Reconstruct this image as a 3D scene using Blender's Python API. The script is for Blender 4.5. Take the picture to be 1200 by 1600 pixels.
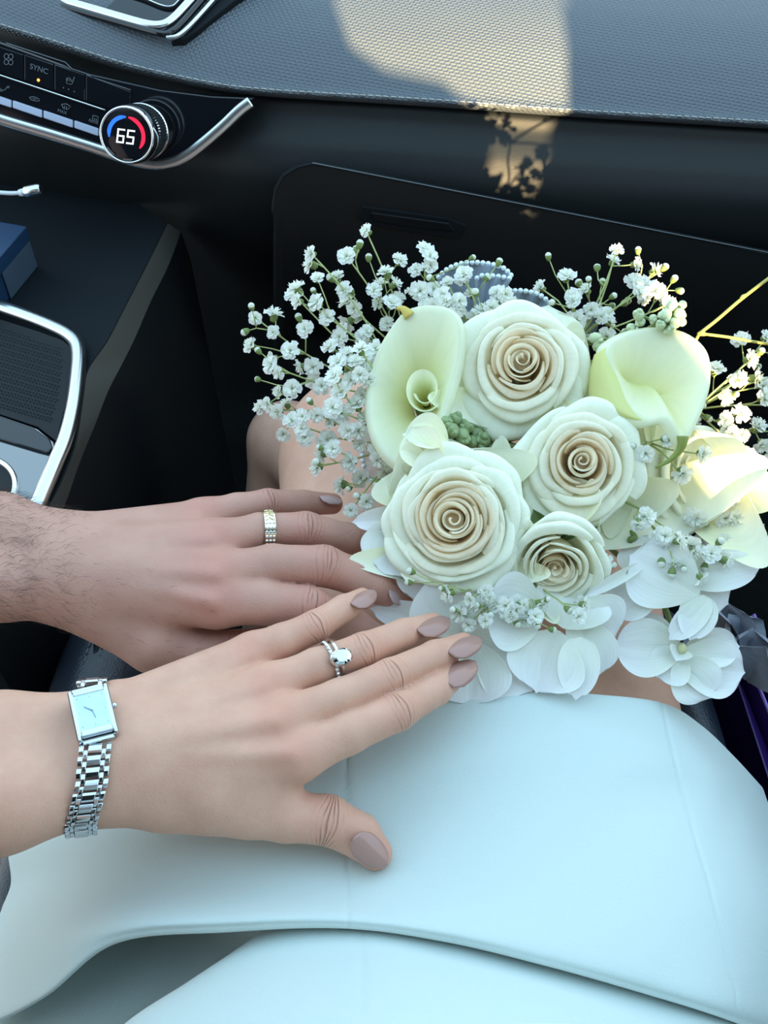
import bpy, math, random
import numpy as np
from mathutils import Vector, Matrix, Quaternion

for o in list(bpy.data.objects):
    bpy.data.objects.remove(o)
SC = bpy.context.scene
COL = SC.collection
V3 = lambda *a: np.array(a, dtype=float)

# ---------------------------------------------------------------- camera
CAM_Z, PITCH, FPX = 1.20, 50.0, 1600.0
cam_d = bpy.data.cameras.new('camera')
cam = bpy.data.objects.new('camera', cam_d)
COL.objects.link(cam)
cam_d.sensor_fit = 'VERTICAL'
cam_d.sensor_height = 36.0
cam_d.sensor_width = 36.0
cam_d.lens = 36.0
cam_d.clip_start = 0.02
cam_d.clip_end = 200
cam.location = (0, 0, CAM_Z)
cam.rotation_euler = (math.radians(90 - PITCH), 0, 0)
SC.camera = cam

# ---------------------------------------------------------------- exposure, sky, sun
SC.view_settings.view_transform = 'Standard'
SC.view_settings.look = 'None'
SC.view_settings.gamma = 1.0
SC.view_settings.use_curve_mapping = False
SC.view_settings.exposure = 0.0
try:
    SC.cycles.use_denoising = True
    SC.cycles.max_bounces = 8
    SC.cycles.caustics_reflective = False
    SC.cycles.caustics_refractive = False
except Exception:
    pass
SKY = 2.3
world = bpy.data.worlds.new('sky')
SC.world = world
world.use_nodes = True
wn = world.node_tree.nodes
wl = world.node_tree.links
bg = wn['Background']
tc = wn.new('ShaderNodeTexCoord')
sx = wn.new('ShaderNodeSeparateXYZ')
cr = wn.new('ShaderNodeValToRGB')
cr.color_ramp.elements[0].position = 0.0
cr.color_ramp.elements[0].color = (0.80, 0.90, 0.92, 1)
cr.color_ramp.elements[1].position = 0.75
cr.color_ramp.elements[1].color = (0.50, 0.78, 1.0, 1)
wl.new(tc.outputs['Generated'], sx.inputs[0])
wl.new(sx.outputs['Z'], cr.inputs[0])
wl.new(cr.outputs[0], bg.inputs['Color'])
bg.inputs['Strength'].default_value = SKY

SUN_DIR = V3(-0.079, 0.291, -0.052)
SUN_DIR = SUN_DIR / np.linalg.norm(SUN_DIR)
sun_d = bpy.data.lights.new('sun', 'SUN')
sun_d.energy = 25.0
sun_d.angle = math.radians(0.6)
sun_d.color = (1.0, 0.72, 0.37)
sun = bpy.data.objects.new('sun', sun_d)
COL.objects.link(sun)
sun.rotation_euler = Vector(SUN_DIR).to_track_quat('-Z', 'Y').to_euler()
sun.location = (1, -3, 2)

# ---------------------------------------------------------------- points from sight lines
_p = math.radians(PITCH)
FWD = V3(0, math.cos(_p), -math.sin(_p))
UPV = V3(0, math.sin(_p), math.cos(_p))
CAMP = V3(0, 0, CAM_Z)

def ray(px, py):
    return FWD + V3(1, 0, 0) * ((px - 600) / FPX) + UPV * ((800 - py) / FPX)
def PD(px, py, d):
    return CAMP + ray(px, py) * d
def PZ(px, py, z):
    r = ray(px, py); return CAMP + r * ((z - CAM_Z) / r[2])
def PY(px, py, y):
    r = ray(px, py); return CAMP + r * (y / r[1])
def unit(v):
    v = np.asarray(v, float); return v / (np.linalg.norm(v) + 1e-12)

class Sheet:
    """A real flat plane in the car; pt() is where a sight line meets it, off is height above it."""
    def __init__(s, a, b, c):
        s.o = a; n = unit(np.cross(b - a, c - a))
        s.n = n if np.dot(n, CAMP - a) > 0 else -n
    def pt(s, px, py, off=0.0):
        r = ray(px, py)
        t = np.dot(s.o - CAMP, s.n) / np.dot(r, s.n)
        return CAMP + r * t + s.n * off

# ---------------------------------------------------------------- mesh helpers
def mesh(name, verts, faces, m=None, parent=None, smooth=True, uv=None):
    me = bpy.data.meshes.new(name)
    me.from_pydata([tuple(map(float, v)) for v in verts], [], [tuple(map(int, f)) for f in faces])
    if smooth:
        me.polygons.foreach_set('use_smooth', np.ones(len(me.polygons), dtype=bool))
    if uv is not None:
        uvl = me.uv_layers.new(name='UVMap')
        idx = np.empty(len(me.loops), dtype=np.int32)
        me.loops.foreach_get('vertex_index', idx)
        uvl.data.foreach_set('uv', np.asarray(uv, dtype=np.float32)[idx].ravel())
    o = bpy.data.objects.new(name, me)
    COL.objects.link(o)
    if m is not None:
        for mm in (m if isinstance(m, (list, tuple)) else [m]):
            me.materials.append(mm)
    if parent is not None: attach(o, parent)
    me.update()
    return o

def attach(o, parent):
    """parent o without moving it (parts are modelled in place; only the Empties carry a transform)"""
    o.parent = parent
    if parent.type == 'EMPTY': o.matrix_parent_inverse = parent.matrix_basis.inverted()
    return o

def empty(name, loc):
    o = bpy.data.objects.new(name, None)
    COL.objects.link(o); o.location = tuple(map(float, loc)); o.empty_display_size = 0.02
    return o
def tag(o, label, cat, group=None, kind=None):
    if label: o['label'] = label
    if cat: o['category'] = cat
    if group: o['group'] = group
    if kind: o['kind'] = kind
    return o
def thing(name, loc, label, cat, group=None):
    return tag(empty(name, loc), label, cat, group)

def grid_faces(nu, nv, wrap=False, base=0):
    i, j = np.meshgrid(np.arange(nu if wrap else nu - 1), np.arange(nv - 1), indexing='ij')
    a = i * nv + j; b = ((i + 1) % nu) * nv + j
    return (np.stack([a, b, b + 1, a + 1], -1).reshape(-1, 4) + base)

def cat_rom(P, n):
    """P (k,...) control points -> n samples along axis 0 (Catmull-Rom, ends clamped)"""
    P = np.asarray(P, float); k = len(P)
    t = np.linspace(0, k - 1, n); i = np.clip(t.astype(int), 0, k - 2); f = t - i
    g = lambda a: P[np.clip(a, 0, k - 1)]
    p0, p1, p2, p3 = g(i - 1), g(i), g(i + 1), g(i + 2)
    p0 = np.where((i == 0).reshape((-1,) + (1,) * (P.ndim - 1)), 2 * p1 - p2, p0)
    p3 = np.where((i == k - 2).reshape((-1,) + (1,) * (P.ndim - 1)), 2 * p2 - p1, p3)
    f = f.reshape((-1,) + (1,) * (P.ndim - 1))
    return 0.5 * ((2 * p1) + (-p0 + p2) * f + (2 * p0 - 5 * p1 + 4 * p2 - p3) * f ** 2 + (-p0 + 3 * p1 - 3 * p2 + p3) * f ** 3)

def loft(name, rows, nu, nv, m, parent=None, fn=None):
    """rows: list of control rows (same length). Smooth surface with UV in metres."""
    P = np.array(rows, float)                     # R,C,3
    P = cat_rom(P, nu); P = np.swapaxes(cat_rom(np.swapaxes(P, 0, 1), nv), 0, 1)
    if fn is not None: P = fn(P)
    du = np.linalg.norm(np.diff(P, axis=0), axis=2).mean(1); dv = np.linalg.norm(np.diff(P, axis=1), axis=2).mean(0)
    U = np.concatenate([[0], np.cumsum(du)]); Vv = np.concatenate([[0], np.cumsum(dv)])
    uv = np.stack(np.meshgrid(U, Vv, indexing='ij'), -1)[..., ::-1].reshape(-1, 2)
    return mesh(name, P.reshape(-1, 3), grid_faces(nu, nv), m, parent, uv=uv)

def tube_geo(path, rad, n=8, cap=True, base=0):
    """round tube along path; rad scalar or per point. returns verts, faces"""
    P = np.asarray(path, float); k = len(P); R = np.broadcast_to(np.asarray(rad, float), (k,))
    T = np.gradient(P, axis=0); T /= np.linalg.norm(T, axis=1, keepdims=True) + 1e-12
    ref = V3(0, 0, 1) if abs(T[0][2]) < .9 else V3(1, 0, 0)
    x = unit(np.cross(ref, T[0])); vs = []
    for i in range(k):
        x = unit(x - T[i] * np.dot(x, T[i])); y = np.cross(T[i], x)
        a = np.arange(n) * 2 * math.pi / n
        vs.append(P[i] + R[i] * (np.cos(a)[:, None] * x + np.sin(a)[:, None] * y))
    v = np.concatenate(vs); f = []
    for i in range(k - 1):
        for j in range(n):
            a = i * n + j; b = i * n + (j + 1) % n
            f.append((a + base, b + base, b + n + base, a + n + base))
    if cap:
        f.append(tuple(base + j for j in range(n))[::-1]); f.append(tuple(base + (k - 1) * n + j for j in range(n)))
    return v, f
def tube(name, path, rad, m, parent=None, n=8):
    v, f = tube_geo(path, rad, n); return mesh(name, v, f, m, parent)

class MB:
    def __init__(s): s.v = []; s.f = []; s.n = 0; s.mi = []
    def add(s, v, f, mi=0):
        s.v.append(np.asarray(v, float)); s.f += [tuple(int(a) + s.n for a in q) for q in f]; s.mi += [mi] * len(f); s.n += len(v)
    def tube(s, path, rad, n=6, mi=0): v, f = tube_geo(path, rad, n); s.add(v, f, mi)
    def build(s, name, m, parent=None, smooth=True):
        o = mesh(name, np.concatenate(s.v), s.f, m, parent, smooth)
        if any(s.mi): o.data.polygons.foreach_set('material_index', np.array(s.mi, dtype=np.int32))
        return o

def bevel(o, w, seg=2, ang=40):
    b = o.modifiers.new('bevel', 'BEVEL'); b.width = w; b.segments = seg; b.limit_method = 'ANGLE'; b.angle_limit = math.radians(ang)
    return o
def autosmooth(o, ang=35):
    me = o.data
    me.polygons.foreach_set('use_smooth', np.ones(len(me.polygons), dtype=bool))
    me.set_sharp_from_angle(angle=math.radians(ang))
    return o

def prism(name, pts, sheet, o0, o1, m, parent=None, bev=0.0, smooth=False):
    """outline given by sight lines onto a sheet, extruded from height o0 to o1 above it"""
    lo = [sheet.pt(x, y, 0) + sheet.n * o0 for x, y in pts]; hi = [sheet.pt(x, y, 0) + sheet.n * o1 for x, y in pts]
    n = len(pts); a = 0.0
    for i in range(n):
        x0, y0 = pts[i]; x1, y1 = pts[(i + 1) % n]; a += x0 * y1 - x1 * y0
    f = [tuple(range(n, 2 * n))] + [tuple(range(n))[::-1]] + [(i, (i + 1) % n, n + (i + 1) % n, n + i) for i in range(n)]
    if a > 0: f = [q[::-1] for q in f]
    o = mesh(name, lo + hi, f, m, parent, smooth)
    if bev: bevel(o, bev); 
    return o

def bar(name, path, w, h, m, parent=None, sheet=None, closed=False, prof=None):
    """bar of width w, height h with rounded top along 3D path lying on sheet"""
    P = np.asarray(path, float); k = len(P)
    T = np.gradient(P, axis=0)
    if closed: T = np.roll(P, -1, 0) - np.roll(P, 1, 0)
    n = sheet.n; vs = []
    prof = prof or [(-.5, 0), (-.5, .45), (-.36, .85), (-.15, 1), (.15, 1), (.36, .85), (.5, .45), (.5, 0)]
    for i in range(k):
        s = unit(np.cross(n, T[i]))
        vs += [P[i] + s * a * w + n * b * h for a, b in prof]
    q = len(prof); f = []
    for i in range(k if closed else k - 1):
        for j in range(q - 1):
            a = i * q + j; b = ((i + 1) % k) * q + j
            f.append((a, b, b + 1, a + 1))
    if not closed:
        f.append(tuple(range(q))); f.append(tuple((k - 1) * q + j for j in range(q))[::-1])
    return mesh(name, vs, [t[::-1] for t in f], m, parent)

# ---------------------------------------------------------------- materials
def nodes_of(m): return m.node_tree.nodes, m.node_tree.links
def mat(name, col, rough=.5, metal=0., spec=.5, bump=None, var=None, emit=None, coat=0., trans=0., sheen=0., alpha=1., sss=0.):
    m = bpy.data.materials.new(name); m.use_nodes = True
    n, l = nodes_of(m); b = n['Principled BSDF']
    b.inputs['Base Color'].default_value = (*col, 1); b.inputs['Roughness'].default_value = rough
    b.inputs['Metallic'].default_value = metal; b.inputs['Specular IOR Level'].default_value = spec
    b.inputs['Coat Weight'].default_value = coat; b.inputs['Transmission Weight'].default_value = trans
    b.inputs['Coat Roughness'].default_value = .05
    b.inputs['Sheen Weight'].default_value = sheen; b.inputs['Alpha'].default_value = alpha
    if sss:
        b.inputs['Subsurface Weight'].default_value = sss; b.inputs['Subsurface Scale'].default_value = .004
        b.inputs['Subsurface Radius'].default_value = (1., .45, .3)
    if emit:
        b.inputs['Emission Color'].default_value = (*emit[0], 1); b.inputs['Emission Strength'].default_value = emit[1]
    t = n.new('ShaderNodeTexCoord')
    if var:                                     # (scale, colour2, detail)
        ns = n.new('ShaderNodeTexNoise'); ns.inputs['Scale'].default_value = var[0]; ns.inputs['Detail'].default_value = 5
        mx = n.new('ShaderNodeMix'); mx.data_type = 'RGBA'
        mx.inputs['A'].default_value = (*col, 1); mx.inputs['B'].default_value = (*var[1], 1)
        l.new(t.outputs['Object'], ns.inputs['Vector']); l.new(ns.outputs['Fac'], mx.inputs['Factor']); l.new(mx.outputs['Result'], b.inputs['Base Color'])
    if bump:                                    # (kind, scale, strength, distance)
        kind, sc, st, di = bump
        bp = n.new('ShaderNodeBump'); bp.inputs['Strength'].default_value = st; bp.inputs['Distance'].default_value = di
        if kind == 'noise':
            x = n.new('ShaderNodeTexNoise'); x.inputs['Scale'].default_value = sc; x.inputs['Detail'].default_value = 3
            l.new(t.outputs['Object'], x.inputs['Vector']); l.new(x.outputs['Fac'], bp.inputs['Height'])
        elif kind == 'voronoi':
            x = n.new('ShaderNodeTexVoronoi'); x.inputs['Scale'].default_value = sc
            l.new(t.outputs['Object'], x.inputs['Vector']); l.new(x.outputs['Distance'], bp.inputs['Height'])
        elif kind == 'weave':                   # small lozenges from two crossed waves on UV metres
            mp = n.new('ShaderNodeMapping'); mp.inputs['Scale'].default_value = (sc, sc * 1.7, 1)
            mp.inputs['Rotation'].default_value = (0, 0, .22)
            l.new(t.outputs['UV'], mp.inputs['Vector'])
            x = n.new('ShaderNodeTexBrick'); x.offset = .5
            x.inputs['Scale'].default_value = 1; x.inputs['Mortar Size'].default_value = .30; x.inputs['Mortar Smooth'].default_value = 1.
            x.inputs['Brick Width'].default_value = 1.; x.inputs['Row Height'].default_value = 1.
            l.new(mp.outputs[0], x.inputs['Vector'])
            iv = n.new('ShaderNodeMath'); iv.operation = 'SUBTRACT'; iv.inputs[0].default_value = 1
            l.new(x.outputs['Fac'], iv.inputs[1]); l.new(iv.outputs[0], bp.inputs['Height'])
        l.new(bp.outputs[0], b.inputs['Normal'])
    return m

M = {}
M['pad'] = mat('padded leather', (.090, .108, .128), .45, bump=('weave', 225, .55, .0022), spec=.5)
M['panel'] = mat('soft black panel', (.011, .0135, .015), .5, bump=('noise', 1400, .25, .0006), spec=.3)
M['panel2'] = mat('charcoal trim', (.006, .009, .012), .7, bump=('noise', 1600, .3, .0006), spec=.16)
M['black'] = mat('matt black plastic', (.004, .006, .008), .5, spec=.25)
M['floor'] = mat('black carpet', (.006, .008, .009), .95, spec=.1, bump=('noise', 700, 1, .003))
M['gloss'] = mat('gloss black', (.006, .007, .010), .06, spec=.6)
M['satin'] = mat('satin silver', (.66, .70, .72), .24, metal=1.)
M['chrome'] = mat('chrome', (.80, .83, .85), .08, metal=1.)
M['thread'] = mat('pale thread', (.33, .34, .33), .7)
M['icon'] = mat('grey print', (.10, .12, .14), .6)
M['sky_sheen'] = mat('painted sky sheen', (.40, .46, .60), .45)  # sky reflection on the rockers is put into the base colour
M['leather'] = mat('navy black leather', (.016, .022, .034), .38, bump=('voronoi', 700, .35, .0006))
M['olive'] = mat('console side vinyl', (.075, .075, .066), .5, bump=('noise', 1300, .3, .0006))
# ================================================================ CAR SHELL (setting)
def boxmesh(name, x0, x1, y0, y1, z0, z1, m, parent=None, bev=0.0):
    v = [(x, y, z) for x in (x0, x1) for y in (y0, y1) for z in (z0, z1)]
    f = [(0, 1, 3, 2), (4, 6, 7, 5), (0, 4, 5, 1), (2, 3, 7, 6), (0, 2, 6, 4), (1, 5, 7, 3)]
    o = mesh(name, v, f, m, parent, False)
    if bev: bevel(o, bev, 3)
    return o
tag(boxmesh('floor', -1.0, .62, -1.0, 1.2, .20, .23, M['floor']), None, None, kind='structure')
tag(boxmesh('wall_front', -1.0, .62, 1.05, 1.12, .23, .74, M['black']), None, None, kind='structure')
M['headliner'] = mat('grey headliner', (.30, .30, .29), .95, spec=.1, bump=('noise', 500, .4, .001))
tag(boxmesh('ceiling', -.95, .60, -1.0, -.08, 1.50, 1.54, M['headliner']), None, None, kind='structure')
# passenger door below its glass line
def door_geo():
    prof = [(.47, .23), (.47, .62), (.455, .70), (.47, .80), (.50, .86), (.53, .875), (.57, .875), (.60, .80), (.60, .23)]
    v = []; ys = [-.30, .0, .2, .4, .55, .64]
    for y in ys: v += [(x, y, z) for x, z in prof]
    k = len(prof); f = []
    for i in range(len(ys) - 1):
        for j in range(k):
            a = i * k + j; b = i * k + (j + 1) % k; f.append((a, a + k, b + k, b))
    f += [tuple(range(k))[::-1], tuple((len(ys) - 1) * k + j for j in range(k))]
    return v, f
v, f = door_geo()
tag(autosmooth(mesh('wall_right', v, f, M['panel'])), None, None, kind='structure')

# ---- unseen sun blocker added behind the seats, its gap cut to shape the sunbeam
def back_shade():
    """the cabin behind the seats; the gap between seat and pillar lets one shaft of sun through"""
    y0 = -.30
    def carry(p):                                   # follow the sunbeam back to y0
        return p + SUN_DIR * ((y0 - p[1]) / SUN_DIR[1])
    left = [carry(q) for q in SUN_LEFT]; right = [carry(q) for q in SUN_RIGHT]
    L = [(q[0], q[2]) for q in left]; R_ = [(q[0], q[2]) for q in right]
    return L, R_, y0

# ================================================================ DASHBOARD
dash = thing('dashboard', (0, .85, .23), 'black padded dashboard with pale stitching and closed glove box', 'dashboard')
SEAM = [(-260, -40), (-120, 0), (0, 35), (100, 66), (200, 97), (330, 126), (420, 137), (600, 148), (750, 158), (900, 169), (1050, 178), (1200, 187), (1330, 195), (1480, 205)]
SY = [.80, .775, .755, .745, .735, .725, .72, .715, .712, .712, .714, .716, .718, .72]
def pad_rows():
    rows = []
    for (x, y), yy in zip(SEAM, SY):
        k = min(1, max(0, (x - 150) / 400))          # the pad in front of the vents is narrower and steeper
        rows.append([PY(x, y + 13, yy + .020), PY(x, y + 14, yy + .006), PY(x, y + 8, yy - .001), PY(x, y + 1, yy + .0005), PY(x, y - 10, yy + .006),
                     PY(x, y - 45, yy + .020), PY(x, y - 100, yy + .045), PY(x, y - 165, yy + .085), PY(x, y - 230, yy + .145), PY(x, y - 300, yy + .25)])
    return [list(r) for r in zip(*rows)]
def pad_fn(P):
    return P
loft('upper_pad', pad_rows(), 150, 220, M['pad'], dash)
# stitching: one raised thread run, short pale stitches lying along the seam
seamline = cat_rom([PY(x, y + 2.5, yy - .0006) for (x, y), yy in zip(SEAM, SY)], 1600)
def stitches(line, pitch, ln, r, name, m, parent, gap=.25):
    seg = np.linalg.norm(np.diff(line, axis=0), axis=1); s = np.concatenate([[0], np.cumsum(seg)])
    mb = MB(); t = 0.0
    at = lambda q: np.array([np.interp(q, s, line[:, i]) for i in range(3)])
    while t + ln < s[-1]:
        a, b = at(t), at(t + ln); mid = (a + b) / 2; up = unit(CAMP - mid)
        mb.tube([a - up * r * .6, a * .7 + b * .3 + up * r * .5, a * .3 + b * .7 + up * r * .5, b - up * r * .6 + V3(0, 0, -r * .8)], r, 5); t += pitch
    o = mb.build(name, m, parent); o['kind'] = 'stuff'; return o
stitches(seamline, .0056, .0044, .00055, 'stitching', M['thread'], dash)

# lower dash face, from under the seam to the foot well
def low_rows():
    rows = []
    for (x, y), yy in zip(SEAM, SY):
        k = min(1, max(0, (x - 200) / 300)); e = .022 * (1 - k)
        rows.append([PY(x, y + 6, yy + .03), PY(x, y + 16, yy + .012 + e), PY(x, y + 45, yy + .004 + e), PY(x, y + 95, yy - .012 + e), PY(x, y + 150, yy - .020 + e),
                     PY(x, y + 215, yy - .012 + e), PY(x, y + 290, yy + .02 + e), PY(x, y + 380, yy + .10), PY(x, y + 480, yy + .22)])
    return [list(r) for r in zip(*rows)]
loft('lower_panel', low_rows(), 90, 140, M['panel'], dash)

# glove box lid, standing a little proud, its top edge catching light and brightened by a paler tube
def glove():
    tl = lambda x: 252 + (x - 490) * .1965
    xs = [424, 428, 440, 462, 490, 560, 700, 850, 1000, 1150, 1300, 1450]
    tops = [330, 295, 272, 258] + [tl(x) for x in xs[4:]]
    yy = lambda x, d: np.interp(x, [400, 1200], [.687, .682]) + d
    rows = [[], [], [], [], [], [], [], []]
    for x, t in zip(xs, tops):
        rows[0].append(PY(x + 0, t - 1, yy(x, .040)))
        rows[1].append(PY(x, t + 0, yy(x, .006)))
        rows[2].append(PY(x + (2 if x < 480 else 0), t + 5, yy(x, -.006)))
        rows[3].append(PY(x + (3 if x < 480 else 0), t + 8, yy(x, -.0065)))
        rows[4].append(PY(x + 3, t + 60, yy(x, -.004)))
        rows[5].append(PY(x + 3, t + 130, yy(x, .006)))
        rows[6].append(PY(x + 3, t + 210, yy(x, .03)))
        rows[7].append(PY(x + 3, t + 270, yy(x, .07)))
    P = np.array(rows)
    # left side wall returns to the panel
    side = P[:, :1].copy(); side[:, :, 1] += .05; side[:, :, 0] -= .002
    P = np.concatenate([side, P], axis=1)
    nu, nv = 60, 160
    Q = np.array(P); 
    A = np.stack([np.array([np.interp(np.linspace(0, 1, nv), np.linspace(0, 1, Q.shape[1]), Q[r, :, c]) for c in range(3)]).T for r in range(8)])
    B = cat_rom(A, nu)
    return autosmooth(mesh('glove_box_lid', B.reshape(-1, 3), grid_faces(nu, nv), M['panel'], dash), 50)
lid = glove()
M['lid_highlight'] = mat('painted lid highlight', (.075, .085, .095), .35)  # paler colour paints the line of light along the lid top
tube('lid_highlight', cat_rom([PY(x, 252 + (x - 490) * .1965 + 4, np.interp(x, [400, 1200], [.687, .682]) - .0055) for x in (488, 600, 760, 900, 1050, 1200, 1350)], 60), .0011, M['lid_highlight'], lid, 8)
gs = Sheet(PY(560, 330, .6800), PY(720, 350, .6800), PY(620, 420, .6860))
prism('handle_recess', [(566, 322), (700, 341), (728, 352), (716, 372), (640, 362), (575, 350), (558, 336)], gs, -.003, .0006, M['panel2'], lid, .0006)
prism('handle', [(580, 330), (702, 347), (712, 360), (640, 353), (584, 343)], gs, .0, .002, M['black'], lid, .0008)

# bright strip where the pad meets the windscreen at the far right
st_ = [(1000, -28), (1070, -6), (1130, 8), (1200, 27), (1280, 52), (1360, 80)]
sp3 = cat_rom([PY(x, y, .808 + (1200 - x) * .00012) for x, y in st_], 40)
ss_ = Sheet(sp3[0], sp3[-1], sp3[-1] + V3(0, .05, .035))
bar('bright_strip', sp3, .0036, .003, M['chrome'], dash, ss_)
loft('defroster_ledge', [[PY(x + 4, y - 4, .812 + (1200 - x) * .00012) for x, y in st_], [PY(x + 20, y - 40, .85 + (1200 - x) * .00012) for x, y in st_], [PY(x + 40, y - 90, .92 + (1200 - x) * .00012) for x, y in st_]], 8, 20, M['olive'], dash)

# ================================================================ AIR VENT
vs_ = Sheet(PY(100, 30, .767), PY(270, 52, .752), PY(330, -20, .790))
_vpt = vs_.pt; vs_.pt = lambda x, y, off=0.0: _vpt(x - 14, y + 2, off)
vent = thing('air_vent', vs_.pt(250, 0, 0), 'rectangular air vent with a bright silver frame set in the dash top', 'air vent')
fr = [(-60, -48), (40, -16), (88, -1), (150, 17), (215, 36), (245, 44), (262, 46), (276, 43), (290, 33), (310, 12), (335, -16), (360, -46), (400, -95)]
frp = cat_rom([vs_.pt(x, y, .004) for x, y in fr], 90)
bar('frame', frp, .0066, .004, M['satin'], vent, vs_)
prism('housing', [(-70, -75), (-60, -53), (88, -6), (215, 31), (256, 40), (274, 36), (290, 22), (340, -36), (380, -100)], vs_, -.012, .0035, M['gloss'], vent, .001)
edge = cat_rom([vs_.pt(x, y, .0035) for x, y in [(-60, -38), (88, 8), (215, 44), (268, 58), (284, 55), (300, 42), (345, -10), (400, -72)]], 80)
bar('bezel', edge, .0042, .0035, M['gloss'], vent, vs_)
edge = cat_rom([vs_.pt(x, y, .0030) for x, y in [(276, 62), (292, 60), (312, 44), (352, 0), (410, -66)]], 60)
bar('bezel', edge, .003, .0022, M['satin'], vent, vs_)
prism('pad_shade', [(280, 62), (300, 55), (352, 0), (410, -66), (450, -62), (405, -20), (362, 14), (322, 46), (300, 60)], vs_, -.03, .0004, M['panel2'], vent, .001)  # dark sheet painting the shade where the pad curls up
for k, (pts) in enumerate([[(180, -14), (235, 2), (268, 15), (284, 17), (296, 8), (330, -30)], [(120, -60), (200, -34), (262, -14), (282, -14), (300, -40)]]):
    p = cat_rom([vs_.pt(x, y, .003) for x, y in pts], 50)
    bar('slat', p, .0035, .003, M['panel2'], vent, vs_)
    mesh_line = bar('slat_edge', p + vs_.n * .0028, .0009, .0006, M['satin'], vent, vs_)

# ================================================================ CLIMATE CONTROL PANEL
fs = Sheet(PY(0, 110, .722), PY(380, 155, .716), PY(150, 232, .700))
clim = thing('climate_control_panel', fs.pt(120, 160, 0), 'gloss black climate control strip with silver trim and round temperature knob', 'control panel')
prism('fascia', [(-90, 30), (0, 66), (130, 113), (250, 140), (330, 150), (398, 153), (372, 178), (330, 212), (300, 236), (262, 254), (215, 254), (150, 236), (0, 186), (-90, 156)], fs, -.014, .0, M['gloss'], clim, .001)
# silver trim: flat bar under the buttons, turning up to a fin at the end
tp = [(-90, 152), (0, 183), (80, 207), (150, 229), (200, 246), (240, 254), (268, 251), (292, 240), (320, 219), (350, 193), (374, 170), (392, 156)]
tp3 = cat_rom([fs.pt(x, y + 3, .0) for x, y in tp], 90)
bar('silver_trim', tp3, .0085, .005, M['satin'], clim, fs, prof=[(-.5, 0), (-.5, .5), (-.42, .8), (-.3, .9), (.3, .9), (.42, .8), (.5, .5), (.5, 0)])
# upper row keys separated by grooves; each key its own cap
key_edges = [(-62, -14), (-14, 38), (38, 85), (85, 134), (134, 205)]
def kl(x): return 78 + x * .325 - 5 + (3 if x > 134 else 0)      # upper edge of the key row
def kb(x): return 117 + x * .333                                  # bright divider under it
for a, b in key_edges:
    prism('key', [(a + 1, kl(a)), (b - 1, kl(b)), (b - 1, kb(b) - 5), (a + 1, kb(a) - 5)], fs, .0, .0012, M['gloss'], clim, .0004)
bar('divider', [fs.pt(x, kb(x), .0006) for x in np.linspace(-80, 165, 20)], .0013, .0014, M['chrome'], clim, fs)
bar('key_line', [fs.pt(x, kl(x) - 2 - (7 if x < 110 else 0), .0004) for x in np.linspace(10, 205, 20)], .0006, .0006, M['icon'], clim, fs)
def rl(x): return 150 + x * .325
for a, b in [(-30, 20), (20, 68), (68, 116), (116, 156)]:
    prism('rocker', [(a + 1, rl(a)), (b - 1, rl(b)), (b - 1, rl(b) + 12), (a + 1, rl(a) + 12)], fs, .0, .0022, M['sky_sheen'] if 'sky_sheen' in M else M['satin'], clim, .0007)
# printed symbols
def curve_print(name, strokes, m, parent, sheet, w=.0006, off=.0016):
    mb = MB()
    for st in strokes: mb.tube([sheet.pt(x, y, off) for x, y in st], w / 2, 5)
    return mb.build(name, m, parent)
def circ(cx, cy, rx, ry, n=14): return [(cx + rx * math.cos(2 * math.pi * i / n), cy + ry * math.sin(2 * math.pi * i / n)) for i in range(n + 1)]
curve_print('fan_symbol', [circ(11, 88, 3.4, 4), circ(18, 88.5, 3.4, 4), circ(11, 97, 3.4, 4), circ(18, 97.5, 3.4, 4)], M['icon'], clim, fs)
curve_print('seat_symbol', [[(105, 122), (105, 130), (112, 132), (114, 130), (117, 120)], [(107, 121), (107, 127)], [(110, 121), (110, 128)], [(112, 124), (113, 128)]], M['icon'], clim, fs)
curve_print('seat_level_dots', [circ(100, 137, .8, .8, 6), circ(108, 139.5, .8, .8, 6), circ(117, 143, .8, .8, 6)], M['icon'], clim, fs, .0004)
curve_print('airflow_symbol', [[(-2, 135), (3, 140), (8, 141), (13, 135)], [(0, 142), (5, 142)], circ(14, 136, 1.4, 1.4, 8)], M['icon'], clim, fs)
curve_print('recirculation_symbol', [[(47, 152), (54, 151), (61, 154), (63, 157), (58, 158), (50, 156), (47, 152)], [(52, 154), (58, 155)]], M['icon'], clim, fs)
curve_print('defrost_symbol', [[(97, 163), (104, 162), (111, 166), (107, 171), (100, 169), (97, 163)], [(101, 171), (102, 165)], [(105, 172), (105, 166)]], M['icon'], clim, fs)
curve_print('rear_defrost_symbol', [[(146, 180), (154, 182), (154, 190), (145, 188), (146, 180)], [(148, 184), (149, 189)], [(151, 185), (152, 190)]], M['icon'], clim, fs)
M['amber'] = mat('amber lamp', (.9, .3, .02), .4, emit=((1., .35, .03), 6.))
for nm, dot in [('sync_lamp', (61, 125))]:
    mesh_ = MB(); c = fs.pt(*dot, .0016); mesh_.tube([c, c + fs.n * .0006], [.0010, .0006], 10); mesh_.build(nm, M['amber'], clim)
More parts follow.
